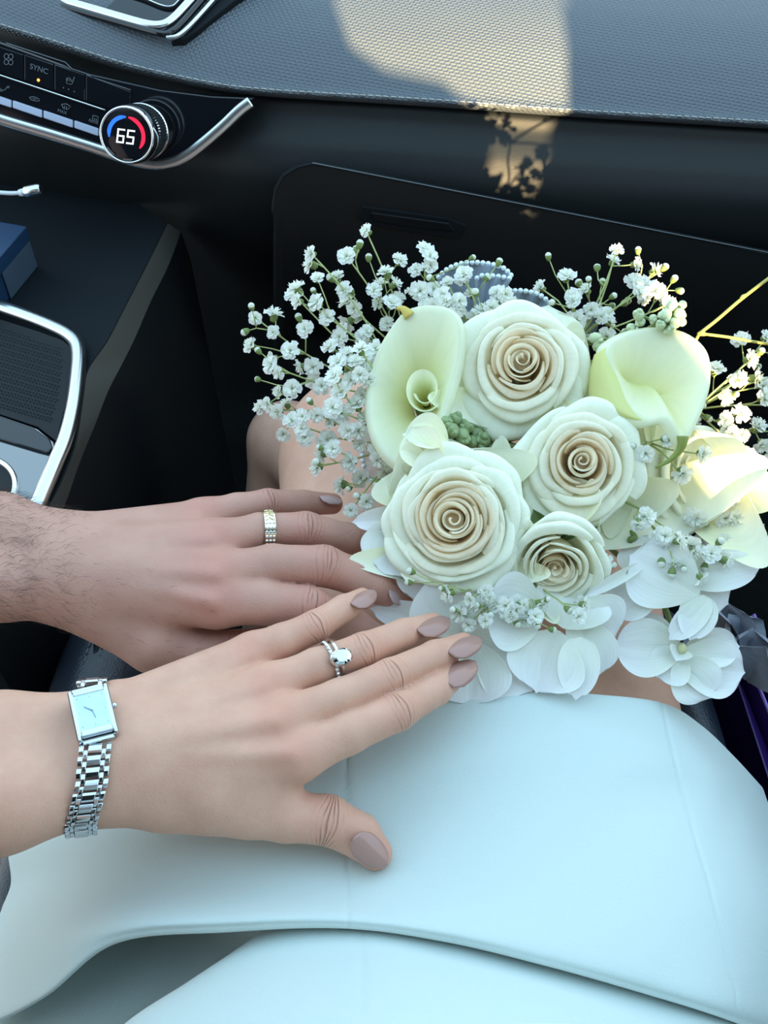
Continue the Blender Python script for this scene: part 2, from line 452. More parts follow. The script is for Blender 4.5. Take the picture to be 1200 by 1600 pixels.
def lettering(name, txt, px, py, ang, size, m, parent, sheet, off=.0016, shear=0., align='CENTER', extr=.00015, right=None, up=None, origin=None):
    cu = bpy.data.curves.new(name, 'FONT'); cu.body = txt; cu.size = size; cu.extrude = extr; cu.align_x = align; cu.align_y = 'CENTER'; cu.shear = shear
    tmp = bpy.data.objects.new(name, cu); COL.objects.link(tmp)
    dg = bpy.context.evaluated_depsgraph_get(); me = bpy.data.meshes.new_from_object(tmp.evaluated_get(dg))
    bpy.data.objects.remove(tmp)
    if origin is None:
        origin = sheet.pt(px, py, off); r = unit(sheet.pt(px + 10 * math.cos(ang), py + 10 * math.sin(ang), off) - origin); nrm = sheet.n
        u = np.cross(nrm, r)
    else: r, u, nrm = right, up, unit(np.cross(right, up))
    mt = Matrix(((r[0], u[0], nrm[0], origin[0]), (r[1], u[1], nrm[1], origin[1]), (r[2], u[2], nrm[2], origin[2]), (0, 0, 0, 1)))
    me.transform(mt); me.materials.clear(); me.materials.append(m)
    o = bpy.data.objects.new(name, me); COL.objects.link(o)
    if parent is not None: attach(o, parent)
    return o
lettering('sync_lettering', 'SYNC', 62, 108, .32, .0052, M['icon'], clim, fs)
lettering('max_lettering', 'MAX', 98, 174.5, .32, .0032, M['icon'], clim, fs)
lettering('rear_lettering', 'REAR', 147, 190, .32, .0030, M['icon'], clim, fs)

# temperature knob: barrel with fluted grip, chrome rims and lit display
kc = PD(197.5, 211.5, .700); kb_ = fs.pt(236, 203, -.002)
kax = unit(kc - kb_ + 0.25 * (CAMP - kc) * .02)
kx = unit(np.cross(V3(0, 0, 1), kax)); ky = np.cross(kax, kx)
KR = 43.0 / 1600 * .70
def revolve(prof, o, ax, n=48, flute=None):
    x = unit(np.cross(V3(0, 0, 1) if abs(ax[2]) < .97 else V3(1, 0, 0), ax)); y = np.cross(ax, x); v = []
    for h, r in prof:
        for i in range(n):
            a = 2 * math.pi * i / n; rr = r * (1 + (flute if (flute and i % 2) else 0))
            v.append(o + ax * h + (x * math.cos(a) + y * math.sin(a)) * rr)
    k = len(prof); f = [(j * n + i, j * n + (i + 1) % n, (j + 1) * n + (i + 1) % n, (j + 1) * n + i) for j in range(k - 1) for i in range(n)]
    return v, f
D = np.linalg.norm(kc - kb_)
v, f = revolve([(-D - .01, KR * .92), (-D * .62, KR * .92), (-D * .6, KR * .8)], kc, kax, 48); knob = autosmooth(mesh('temperature_knob', v, f, M['gloss'], clim))
v, f = revolve([(-D * .62, KR * .84), (-D * .60, KR * 1.0), (-D * .30, KR * 1.02), (-D * .28, KR * .98)], kc, kax, 120, .022); mesh('fluted_grip', v, f, M['panel2'], knob, False)
v, f = revolve([(-D * .66, KR * .97), (-D * .66, KR * 1.03), (-D * .62, KR * 1.05), (-D * .58, KR * 1.03), (-D * .58, KR * .9)], kc, kax, 64); mesh('back_rim', v, f, M['chrome'], knob)
v, f = revolve([(-D * .30, KR * .9), (-D * .28, KR * 1.03), (-D * .16, KR * 1.035), (-.001, KR * 1.0), (.0004, KR * .96), (0, KR * .91), (-.0012, KR * .9)], kc, kax, 64); mesh('front_rim', v, f, M['chrome'], knob)
v, f = revolve([(-.001, KR * .92), (.0, KR * .6), (.0003, KR * .3), (.0004, 1e-5)], kc, kax, 64); mesh('display_glass', v, f, M['gloss'], knob)
# right/up on the face as the driver reads it
rr = unit(V3(1, 0, 0) - kax * kax[0]); ang0 = .12
rt = unit(rr * math.cos(ang0) - np.cross(kax, rr) * math.sin(ang0)); ut = np.cross(kax, rt)
M['lit_blue'] = mat('lit blue', (.01, .05, .3), .4, emit=((.02, .16, 1.), 1.3))
M['lit_red'] = mat('lit red', (.3, .01, .03), .4, emit=((1., .01, .06), 1.1))
M['lit_white'] = mat('lit white', (.6, .6, .6), .4, emit=((.95, .97, 1.), 1.1))
def arc(name, a0, a1, r0, r1, m):
    mb = MB(); n = 20; v = []
    for i in range(n):
        a = math.radians(a0 + (a1 - a0) * i / (n - 1)); d = rt * math.cos(a) + ut * math.sin(a)
        w = min(1, .35 + i * .2, .35 + (n - 1 - i) * .2)
        rm = (r0 + r1) / 2
        v += [kc + d * (rm - (rm - r0) * w) + kax * .0006, kc + d * (rm + (r1 - rm) * w) + kax * .0006]
    f = [(2 * i, 2 * i + 1, 2 * i + 3, 2 * i + 2) for i in range(n - 1)]
    return mesh(name, v, [q[::-1] for q in f], m, knob, False)
arc('blue_arc', 92, 192, KR * .56, KR * .70, M['lit_blue'])
arc('red_arc', 84, -38, KR * .56, KR * .70, M['lit_red'])
def digits():
    """squared, slanted 65 drawn as flat strokes"""
    mb = MB(); h, w, st = KR * .22, KR * .11, KR * .055
    def P_(x, y, o): return kc + kax * o + rt * (x + y * .10) + ut * (y - KR * .04)
    def seg(x0, y0, x1, y1):
        d = np.array([x1 - x0, y1 - y0]); d = d / np.hypot(*d) * st / 2; nn = np.array([-d[1], d[0]]); q = [(x0 - d[0] + nn[0], y0 - d[1] + nn[1]), (x1 + d[0] + nn[0], y1 + d[1] + nn[1]), (x1 + d[0] - nn[0], y1 + d[1] - nn[1]), (x0 - d[0] - nn[0], y0 - d[1] - nn[1])]
        mb.add([P_(x, y, .0005) for x, y in q] + [P_(x, y, .0007) for x, y in q], [(7, 6, 5, 4), (0, 1, 5, 4), (1, 2, 6, 5), (2, 3, 7, 6), (3, 0, 4, 7)])
    for cx0, segs in ((-KR * .20, 'TLMBlr'), (KR * .16, 'TLMBr')):
        l, r = cx0 - w, cx0 + w
        for q in segs:
            seg(*{'T': (l, h, r, h), 'M': (l, 0, r, 0), 'B': (l, -h, r, -h), 'L': (l, 0, l, h), 'l': (l, -h, l, 0), 'r': (r, -h, r, 0)}[q])
    return mb.build('temperature_digits', M['lit_white'], knob, False)
digits()
for a in (215, 262):
    arc('reflective_mark', a, a + 26, KR * .80, KR * .88, M['satin'])

# ================================================================ CENTRE CONSOLE
ZC = .720
console = thing('center_console', PZ(0, 640, ZC) * V3(1, 1, 0) + V3(0, 0, .23), 'black centre console with a bright silver frame and rubber tray', 'console')
cs = Sheet(PZ(0, 500, ZC), PZ(100, 500, ZC), PZ(50, 700, ZC))
frame = [(-330, 380), (-200, 412), (-90, 446), (0, 475), (60, 496), (96, 511), (116, 522), (127, 534), (131, 552), (130, 580), (124, 630), (112, 680), (95, 722), (78, 762), (62, 798), (35, 850), (-10, 920), (-70, 985)]
cpath = cat_rom([cs.pt(x - 8, y + 4, 0) for x, y in frame], 160)
bar('silver_frame', cpath, .0098, .006, M['satin'], console, cs)
def outset(pts, d): return pts
# top deck, stepped: outer bevel, deck, recess
OUT = [(262, 349), (248, 378), (225, 424), (195, 482), (169, 532), (139, 577), (131, 619), (120, 690), (100, 745), (79, 787), (30, 875), (-30, 960), (-60, 1010)]
OUT2 = [(283, 362), (272, 392), (259, 424), (236, 470), (210, 530), (190, 570), (169, 611), (150, 660), (124, 724), (97, 799), (50, 885), (0, 965), (-30, 1015)]
INN = [(190, 300), (170, 340), (140, 400), (110, 460), (90, 505), (100, 530), (100, 570), (95, 630), (82, 690), (60, 745), (10, 850), (-50, 930), (-90, 985)]
FAR = [(-320, 240), (-320, 300), (-320, 350), (-320, 370), (-320, 400), (-320, 440), (-320, 480), (-320, 540), (-320, 600), (-330, 680), (-340, 800), (-350, 900), (-360, 960)]
r0 = [PZ(x, y, ZC - .012) for x, y in FAR]; r1 = [PZ(x, y, ZC - .010) for x, y in INN]
r2 = [PZ(x, y, ZC - .004) for x, y in OUT]; r2b = [PZ(x - 3, y + 1, ZC - .003) for x, y in OUT]
r3 = [PZ(x, y, ZC - .030) for x, y in OUT2]
r4 = [p + V3(.004, 0, -.03) for p in r3]; r5 = [p + V3(.012, 0, -.45) for p in r3]
def strip(name, rows, m, parent, n=80):
    A = np.stack([cat_rom(r, n) for r in rows]); return autosmooth(mesh(name, A.reshape(-1, 3), grid_faces(len(rows), n), m, parent), 40)
strip('deck', [r0, r1, r2b, r2], M['panel2'], console)
strip('side_bevel', [r2, r3], M['olive'], console)
strip('side_panel', [r3, r4, r5], M['black'], console)
# tray mat with raised scales
mat_out = [(-330, 400), (-90, 470), (0, 500), (60, 519), (98, 533), (110, 543), (113, 560), (108, 612), (95, 662), (88, 690), (60, 668), (0, 648), (-90, 622), (-330, 560)]
prism('tray_mat', mat_out, cs, -.012, .0006, M['black'], console)
M['rubber'] = mat('ribbed rubber', (.03, .037, .044), .3)
mb = MB(); rng = random.Random(4)
inside = lambda x, y: 0 <= 1 and x < np.interp(y, [520, 545, 560, 612, 662, 690], [70, 98, 98, 94, 80, 66]) and y > 512 + x * .32 and y < 640 + x * .28
for r in range(40):
    for c in range(60):
        x = -30 + c * 5.4 + (2.7 if r % 2 else 0) - r * .6; y = 505 + r * 5.2 + c * 1.55
        if not inside(x, y) or x < -20: continue
        p = cs.pt(x, y, .0006); ex = unit(cs.pt(x + 5, y + 1.4, .0006) - p); ey = np.cross(cs.n, ex)
        a, b = .0011, .0008
        mb.add([p - ex * a * 1.1, p - ey * b * 1.2, p + ex * a * 1.1, p + ey * b * 1.2, p + cs.n * .0013 - ey * b * .4], [(0, 1, 4), (1, 2, 4), (2, 3, 4), (3, 0, 4)])
o = mb.build('tray_scales', M['rubber'], console, False); o['kind'] = 'stuff'
M['gloss_deck'] = mat('gloss piano deck', (.012, .014, .02), .04, spec=1., coat=1.); M['gloss_deck'].node_tree.nodes['Principled BSDF'].inputs['Coat IOR'].default_value = 2.2
prism('gloss_panel', [(-330, 565), (-90, 626), (0, 651), (60, 672), (84, 692), (86, 706), (74, 742), (52, 794), (20, 850), (-330, 850)], cs, -.010, .0012, M['gloss_deck'], console, .0006)
prism('cup_holder_lid', [(-330, 570), (-90, 630), (0, 655), (56, 675), (80, 692), (84, 704), (76, 712), (60, 708), (0, 690), (-330, 610)], cs, .0013, .0035, M['gloss'], console, .0008)
cc = cs.pt(-52, 775, .0012); cx_ = V3(1, 0, 0)
rad_ = np.linalg.norm(cs.pt(24, 775, .0012) - cc)
ring_p = [cc + V3(math.cos(a), math.sin(a), 0) * rad_ for a in np.linspace(0, 2 * math.pi, 64, endpoint=False)]
bar('cup_holder_ring', ring_p, .0042, .004, M['chrome'], console, cs, closed=True)
v = [cc + V3(math.cos(a), math.sin(a), 0) * rad_ * .93 + V3(0, 0, .0012) for a in np.linspace(0, 2 * math.pi, 48, endpoint=False)]
mesh('cup_well', v, [tuple(range(48))], M['black'], console, False)
# lower console ledge beside the seat
strip('seat_side_rail', [[PZ(x, y, .60) for x, y in [(240, 600), (215, 680), (190, 760), (150, 860), (80, 1000), (0, 1130)]], [PZ(x + 14, y + 2, .585) for x, y in [(240, 600), (215, 680), (190, 760), (150, 860), (84, 1000), (10, 1130)]]], M['olive'], console)

# ================================================================ BLUE BOX AND CABLE ON THE CONSOLE
bz = ZC - .010
q = [PZ(58, 416, bz), PZ(15, 469, bz)]                    # foot of the visible face
hvec = V3(0, 0, 1)
def up_to(p, px, py):                                     # height above p at which the sight line passes
    best = min(np.linspace(0, .12, 240), key=lambda h: np.hypot(*(proj(p + hvec * h) - np.array([px, py]))))
    return best
def proj(p):
    d = p - CAMP; z = np.dot(d, FWD); return np.array([600 + FPX * d[0] / z, 800 - FPX * np.dot(d, UPV) / z])
hb = up_to(q[0], 49, 351)
bx = thing('gift_box', (q[0] + q[1]) / 2 + V3(-.04, .02, 0), 'dark blue box with pale blue front on the console deck', 'box')
e1 = unit(q[1] - q[0]); ln = np.linalg.norm(q[1] - q[0]) + .02; e2 = unit(V3(e1[1], -e1[0], 0)); e2 = e2 if e2[0] < 0 else -e2
M['boxblue'] = mat('blue card', (.008, .035, .085), .45, bump=('noise', 900, .2, .0004)); M['boxpale'] = mat('slate blue card', (.05, .078, .115), .5)
def pbox(name, o, a, b, c, m, parent, bev=.0008):
    v = [o + a * i + b * j + c * k for i in (0, 1) for j in (0, 1) for k in (0, 1)]
    f = [(0, 1, 3, 2), (4, 6, 7, 5), (0, 4, 5, 1), (2, 3, 7, 6), (0, 2, 6, 4), (1, 5, 7, 3)]
    if np.dot(np.cross(a, b), c) < 0: f = [t[::-1] for t in f]
    return bevel(mesh(name, v, f, m, parent, False), bev)
pbox('lid', q[0] + V3(0, 0, hb - .012) - e1 * .001 - e2 * .001, e1 * (ln + .002), e2 * .092, V3(0, 0, .012), M['boxblue'], bx)
pbox('body', q[0] + e2 * .001, e1 * ln, e2 * .09, V3(0, 0, hb - .0125), M['boxblue'], bx)
pbox('front_sleeve', q[0] - e2 * .0006, e1 * ln * .66, e2 * .0012, V3(0, 0, hb - .001), M['boxpale'], bx, .0003)
cab = thing('charging_cable', PY(20, 300, .70), 'white charging cable with its plug end hanging below the climate panel', 'cable')
M['white_plastic'] = mat('white plastic', (.62, .66, .68), .35)
cz = lambda x, y: PY(x, y, .665)
tube('cord', cat_rom([cz(-120, 280), cz(-60, 296), cz(0, 301), (cz(20, 302)), cz(34, 301)], 40), .0016, M['white_plastic'], cab)
tube('strain_relief', [cz(30, 301.5), cz(40, 300)], [.0024, .0032], M['white_plastic'], cab, 12)
bevel(mesh('plug', *(lambda v, f: (v, f))(*tube_geo([cz(38, 300), cz(41, 299.5), cz(60, 296), cz(64, 295.5)], [.0034, .0042, .0042, .0036], 12)), M['satin'], cab), .0003)

# ================================================================ PASSENGER SEAT
seat = thing('passenger_seat', (.02, .1, .23), 'dark navy leather car seat with double stitched bolsters under the bride', 'car seat')
def seat_rows():
    xs = [-.232, -.230, -.224, -.206, -.182, -.165, -.15, -.05, .06, .15, .172, .184, .200, .216, .223, .226]
    zz = [.40, .58, .635, .652, .645, .625, .610, .570, .570, .610, .625, .64, .652, .640, .58, .40]
    rows = []
    for y, dz in [(-.25, -.01), (-.15, -.01), (0, 0), (.15, .0), (.28, .002), (.36, -.004), (.40, -.03), (.42, -.08), (.42, -.25)]:
        rows.append([V3(x - max(0, y - .05) * .05 * np.sign(x) * (abs(x) > .1), y, max(.30, z + dz)) for x, z in zip(xs, zz)])
    return rows
loft('cushion', seat_rows(), 70, 110, M['leather'], seat)
SXS = [-.232, -.230, -.224, -.206, -.182, -.165, -.15, -.05, .06, .15, .172, .184, .200, .216, .223, .226]; SZS = [.40, .58, .635, .652, .645, .625, .610, .570, .570, .610, .625, .64, .652, .640, .58, .40]
for dx in (-.201, -.193, .199, .207):
    line = np.array([V3(dx - np.sign(dx) * max(0, y - .05) * .05, y, np.interp(dx, SXS, SZS) + .0012) for y in np.linspace(-.1, .36, 60)])
    stitches(line, .006, .0045, .0006, 'stitching', M['icon'], seat)
for dx in (-.197, .203):
    tube('piping', [V3(dx - np.sign(dx) * max(0, y - .05) * .05, y, np.interp(dx, SXS, SZS) - .0015) for y in np.linspace(-.1, .36, 20)], .0028, M['black'], seat)
# ================================================================ SMOOTH BODIES (distance field + surface nets)
class Field:
    def __init__(s, lo, hi, h):
        s.h = h; s.lo = np.asarray(lo, float); s.n = np.ceil((np.asarray(hi) - s.lo) / h).astype(int) + 1
        s.ax = [s.lo[i] + h * np.arange(s.n[i]) for i in range(3)]
    def blank(s): return np.full(s.n, 1.0, dtype=np.float32)
    def window(s, a, b, pad):
        lo = np.minimum(a, b) - pad; hi = np.maximum(a, b) + pad
        i0 = np.clip(((lo - s.lo) / s.h).astype(int), 0, s.n); i1 = np.clip(((hi - s.lo) / s.h).astype(int) + 2, 0, s.n)
        return tuple(slice(int(p), int(q)) for p, q in zip(i0, i1))
    def capsule(s, F, a, b, ra, rb, k, flat=1.0):
        """smooth-union a tapered capsule into F"""
        a = np.asarray(a, float); b = np.asarray(b, float)
        w = s.window(a, b, max(ra, rb) + max(k * 2, .004) + .002)
        x = s.ax[0][w[0]][:, None, None].astype(np.float32); y = s.ax[1][w[1]][None, :, None].astype(np.float32); z = s.ax[2][w[2]][None, None, :].astype(np.float32)
        if x.size == 0 or y.size == 0 or z.size == 0: return
        d = b - a; L = float(np.dot(d, d)) + 1e-12
        t = np.clip(((x - a[0]) * d[0] + (y - a[1]) * d[1] + (z - a[2]) * d[2]) / np.float32(L), 0, 1)
        q = np.sqrt((x - a[0] - t * d[0]) ** 2 + (y - a[1] - t * d[1]) ** 2 + ((z - a[2] - t * d[2]) / flat) ** 2) * (1 if flat >= 1 else flat) - (ra + (rb - ra) * t)
        F[w] = smin(F[w], q, k)
def smin(a, b, k):
    if k <= 0: return np.minimum(a, b)
    h = np.maximum(k - np.abs(a - b), 0) / k
    return np.minimum(a, b) - h * h * h * k * (1 / 6.)

def surface_nets(F, lo, h):
    n = np.array(F.shape); S = F < 0
    c = np.zeros(n - 1, dtype=np.int8)
    for i in (0, 1):
        for j in (0, 1):
            for k in (0, 1): c += S[i:n[0] - 1 + i, j:n[1] - 1 + j, k:n[2] - 1 + k]
    act = (c > 0) & (c < 8); I = np.argwhere(act); idx = np.full(act.shape, -1, dtype=np.int64); idx[act] = np.arange(len(I))
    P = np.zeros((len(I), 3)); W = np.zeros(len(I))
    corners = [(i, j, k) for i in (0, 1) for j in (0, 1) for k in (0, 1)]
    for u in corners:
        for ax in range(3):
            if u[ax]: continue
            v = list(u); v[ax] = 1
            fa = F[I[:, 0] + u[0], I[:, 1] + u[1], I[:, 2] + u[2]]; fb = F[I[:, 0] + v[0], I[:, 1] + v[1], I[:, 2] + v[2]]
            m = (fa < 0) != (fb < 0); t = np.where(m, fa / np.where(fa == fb, 1, fa - fb), 0)
            p = np.array(u, float)[None].repeat(len(I), 0); p[:, ax] = t
            P += np.where(m[:, None], p, 0); W += m
    P = (P / W[:, None] + I) * h + lo
    faces = []
    for ax in range(3):
        b_, c_ = (ax + 1) % 3, (ax + 2) % 3
        sl0 = [slice(1, -1)] * 3; sl0[ax] = slice(0, -1); sl1 = [slice(1, -1)] * 3; sl1[ax] = slice(1, None)
        a0, a1 = S[tuple(sl0)], S[tuple(sl1)]
        E = np.argwhere(a0 != a1); off = np.ones(3, int); off[ax] = 0; E = E + off
        fl = S[E[:, 0], E[:, 1], E[:, 2]]
        q = []
        for db, dc in ((-1, -1), (0, -1), (0, 0), (-1, 0)):
            e = E.copy(); e[:, b_] += db; e[:, c_] += dc; q.append(idx[e[:, 0], e[:, 1], e[:, 2]])
        q = np.stack(q, 1); q[~fl] = q[~fl][:, ::-1]; faces.append(q)
    return P, np.concatenate(faces)

def tangential_relax(P, Q, it=2):
    for _ in range(it):
        A = np.zeros_like(P); C = np.zeros(len(P))
        for i in range(4):
            j = (i + 1) % 4
            np.add.at(A, Q[:, i], P[Q[:, j]]); np.add.at(A, Q[:, j], P[Q[:, i]]); np.add.at(C, Q[:, i], 1); np.add.at(C, Q[:, j], 1)
        P = .5 * P + .5 * A / np.maximum(C, 1)[:, None]
    return P

# ---------------------------------------------------------------- skin
def skin_mat(name, base, red, dark, fine=1.0, sss=.22):
    m = bpy.data.materials.new(name); m.use_nodes = True; n, l = nodes_of(m); b = n['Principled BSDF']
    b.inputs['Roughness'].default_value = .52; b.inputs['Specular IOR Level'].default_value = .38
    b.inputs['Subsurface Weight'].default_value = sss; b.inputs['Subsurface Scale'].default_value = .0035; b.inputs['Subsurface Radius'].default_value = (1., .4, .25)
    t = n.new('ShaderNodeTexCoord')
    def noise(scale, det=3):
        x = n.new('ShaderNodeTexNoise'); x.inputs['Scale'].default_value = scale; x.inputs['Detail'].default_value = det; l.new(t.outputs['Object'], x.inputs['Vector']); return x.outputs['Fac']
    def mixc(f, a, bb):
        x = n.new('ShaderNodeMix'); x.data_type = 'RGBA'
        for s_, v_ in (('A', a), ('B', bb)):
            if isinstance(v_, tuple): x.inputs[s_].default_value = (*v_, 1)
            else: l.new(v_, x.inputs[s_])
        l.new(f, x.inputs['Factor']); return x.outputs['Result']
    def math_(op, a, bb, clamp=False):
        x = n.new('ShaderNodeMath'); x.operation = op; x.use_clamp = clamp
        for i_, v_ in enumerate((a, bb)):
            if isinstance(v_, (int, float)): x.inputs[i_].default_value = v_
            else: l.new(v_, x.inputs[i_])
        return x.outputs[0]
    at = n.new('ShaderNodeAttribute'); at.attribute_name = 'flush'
    c = mixc(math_('MULTIPLY', math_('SUBTRACT', noise(55, 4), .38), 1.6, True), base, dark)
    c = mixc(math_('MULTIPLY', noise(260, 3), .35), c, red)
    c = mixc(math_('MULTIPLY', at.outputs['Fac'], .8, True), c, red)
    # creases over the joints: ridged stretched noise in the finger's own coordinates
    jc = n.new('ShaderNodeAttribute'); jc.attribute_name = 'joint_co'
    jm = n.new('ShaderNodeAttribute'); jm.attribute_name = 'joint_mask'
    wv = n.new('ShaderNodeTexWave'); wv.wave_type = 'BANDS'; wv.bands_direction = 'X'; wv.wave_profile = 'SIN'
    wv.inputs['Scale'].default_value = .30; wv.inputs['Distortion'].default_value = 4.5; wv.inputs['Detail'].default_value = 2; wv.inputs['Detail Scale'].default_value = 1.3
    l.new(jc.outputs['Vector'], wv.inputs['Vector'])
    pw = math_('POWER', wv.outputs['Fac'], 5.0)
    brk = n.new('ShaderNodeTexNoise'); brk.inputs['Scale'].default_value = .9; brk.inputs['Detail'].default_value = 2; l.new(jc.outputs['Vector'], brk.inputs['Vector'])
    cre = math_('MULTIPLY', math_('MULTIPLY', pw, jm.outputs['Fac']), math_('MULTIPLY', math_('SUBTRACT', brk.outputs['Fac'], .33), 3.2, True))
    c = mixc(math_('MULTIPLY', cre, .42, True), c, tuple(.45 * x for x in dark))
    l.new(c, b.inputs['Base Color'])
    b1 = n.new('ShaderNodeBump'); b1.invert = True; b1.inputs['Strength'].default_value = 1.0; b1.inputs['Distance'].default_value = .0010
    l.new(cre, b1.inputs['Height'])
    vo = n.new('ShaderNodeTexVoronoi'); vo.inputs['Scale'].default_value = 900; l.new(t.outputs['Object'], vo.inputs['Vector'])
    b2 = n.new('ShaderNodeBump'); b2.inputs['Strength'].default_value = .22 * fine; b2.inputs['Distance'].default_value = .0004
    l.new(vo.outputs['Distance'], b2.inputs['Height']); l.new(b1.outputs[0], b2.inputs['Normal'])
    b3 = n.new('ShaderNodeBump'); b3.inputs['Strength'].default_value = .25 * fine; b3.inputs['Distance'].default_value = .0006
    l.new(noise(240, 4), b3.inputs['Height']); l.new(b2.outputs[0], b3.inputs['Normal']); l.new(b3.outputs[0], b.inputs['Normal'])
    return m
M['skin_w'] = skin_mat('fair skin', (.66, .395, .285), (.62, .25, .175), (.52, .29, .205), .8)
M['skin_m'] = skin_mat('tanned skin', (.51, .295, .225), (.54, .20, .155), (.40, .215, .16), 1.3)

def hand_field(spec, h, pad=.012):
    """spec: rods (palm, forearm), chains (fingers), ridges. Points already in metres."""
    pts = np.array([p for r in spec['rods'] for p in r[:2]] + [j[0] for c in spec['fingers'] for j in c])
    F = Field(pts.min(0) - .03, pts.max(0) + .03, h)
    palm = F.blank()
    for a, b, ra, rb in spec['rods']: F.capsule(palm, a, b, ra, rb, spec.get('k', .012))
    for a, b, ra, rb in spec.get('ridges', []): F.capsule(palm, a, b, ra, rb, spec.get('kr', .005))
    out = palm.copy()
    for c in spec['fingers']:
        f = F.blank()
        for (a, ra), (b, rb) in zip(c[:-1], c[1:]): F.capsule(f, a, b, ra, rb, .0035)
        out = smin(out, smin(palm, f, .009), .0010)
    return F, out

def attr(me, name, arr, typ='FLOAT'):
    a = me.attributes.new(name, typ, 'POINT')
    a.data.foreach_set('value' if typ == 'FLOAT' else 'vector', np.asarray(arr, np.float32).ravel())

def skin_attrs(P, N, joints, knuckles, tips):
    """joints: (pos, axis, radius). Returns flush, joint_co, joint_mask"""
    n = len(P); flush = np.zeros(n); jm = np.zeros(n); jc = np.zeros((n, 3)); best = np.full(n, 9.)
    for q, ax, r, up, wt in joints:
        d = P - q; s = d @ ax; lat = np.cross(ax, up); y = d @ lat; dist = np.linalg.norm(d, axis=1)
        dors = np.clip((N @ up) * 1.5 + .1, 0, 1)
        k = wt * np.exp(-(s / (r * .50)) ** 2) * np.clip(1.7 - dist / r, 0, 1) * dors
        sel = (dist < best) & (dist < r * 2.2); best[sel] = dist[sel]
        bow = s + .45 * (y ** 2) / r * np.tanh(s / (r * .2))      # creases bow round the knuckle
        jc[sel] = np.stack([bow * 420, y * 110, np.full(n, (q[0] + q[1]) * 40)], 1)[sel]; jm = np.where(sel, k, jm)
        flush = np.maximum(flush, .75 * np.exp(-(dist / (r * 1.15)) ** 2) * dors)
    for q, r, a in knuckles: flush = np.maximum(flush, a * np.exp(-(np.linalg.norm(P - q, axis=1) / r) ** 2))
    for q, r, a in tips: flush = np.maximum(flush, a * np.exp(-(np.linalg.norm(P - q, axis=1) / r) ** 2))
    return flush, jc, jm

def normals_of(P, Q):
    fn = np.cross(P[Q[:, 2]] - P[Q[:, 0]], P[Q[:, 3]] - P[Q[:, 1]]); N = np.zeros_like(P)
    for i in range(4): np.add.at(N, Q[:, i], fn)
    return N / (np.linalg.norm(N, axis=1, keepdims=True) + 1e-12)

def body_object(name, parts, m, parent):
    """parts: list of (P, Q, flush, jc, jm) joined in one mesh"""
    vs = np.concatenate([p[0] for p in parts]); off = np.cumsum([0] + [len(p[0]) for p in parts[:-1]])
    fs = np.concatenate([p[1] + o for p, o in zip(parts, off)])
    me = bpy.data.meshes.new(name)
    me.vertices.add(len(vs)); me.vertices.foreach_set('co', vs.astype(np.float32).ravel())
    me.loops.add(fs.size); me.loops.foreach_set('vertex_index', fs.astype(np.int32).ravel())
    me.polygons.add(len(fs)); me.polygons.foreach_set('loop_start', (np.arange(len(fs)) * 4).astype(np.int32))
    try: me.polygons.foreach_set('loop_total', np.full(len(fs), 4, np.int32))
    except Exception: pass
    me.update(calc_edges=True); me.validate()
    me.polygons.foreach_set('use_smooth', np.ones(len(me.polygons), dtype=bool))
    attr(me, 'flush', np.concatenate([p[2] for p in parts])); attr(me, 'joint_co', np.concatenate([p[3] for p in parts]), 'FLOAT_VECTOR'); attr(me, 'joint_mask', np.concatenate([p[4] for p in parts]))
    me.materials.append(m); o = bpy.data.objects.new(name, me); COL.objects.link(o); attach(o, parent); return o

def nail(name, base, tip, width, up, m, parent, arch=.32, sharp=.85, lift=0., thick=.0006):
    """curved nail plate; base and tip are points on the nail's centre line"""
    ax = unit(tip - base); up = unit(up - ax * np.dot(up, ax)); lat = np.cross(ax, up); L = np.linalg.norm(tip - base)
    nu, nv = 11, 15; top = []
    for i in range(nu):
        u = -1 + 2 * i / (nu - 1)
        for j in range(nv):
            v = j / (nv - 1)
            w = width / 2 * min(1, (.60 + 1.6 * v) if v < .25 else 1) * (1 if v < .42 else math.sqrt(max(0, 1 - ((v - .42) / .58) ** 2)) * sharp + (1 - sharp) * (1 - ((v - .42) / .58) ** 3.5))
            w = max(w, width * .02)
            b0 = -.06 * L * (1 - u * u) * (1 - v)                       # rounded cuticle
            top.append(base + ax * (L * v + b0) + lat * (u * w) - up * (arch * width / 2 * (u * w / (width / 2)) ** 2) - up * (.10 * L * max(0, v - .45) ** 2 * 2) + up * (math.sin(min(1, v * 1.2) * math.pi) * .035 * L))
    top = np.array(top); lowr = top - up * thick; n0 = nu * nv
    f = [tuple(t) for t in grid_faces(nu, nv)[:, ::-1]] if np.dot(np.cross(lat, ax), up) > 0 else [tuple(t) for t in grid_faces(nu, nv)]
    f2 = [tuple(a + n0 for a in t[::-1]) for t in f]
    rim = [i * nv for i in range(nu)] + [(nu - 1) * nv + j for j in range(1, nv)] + [i * nv + nv - 1 for i in range(nu - 2, -1, -1)] + [j for j in range(nv - 2, 0, -1)]
    f3 = [(rim[k], rim[(k + 1) % len(rim)], rim[(k + 1) % len(rim)] + n0, rim[k] + n0) for k in range(len(rim))]
    return mesh(name, np.concatenate([top, lowr]), f + f2 + f3, m, parent)

M['polish'] = mat('mauve nail polish', (.38, .20, .165), .34, spec=.4, coat=.55)
M['bare_nail'] = mat('bare nail', (.50, .33, .33), .28, spec=.5)

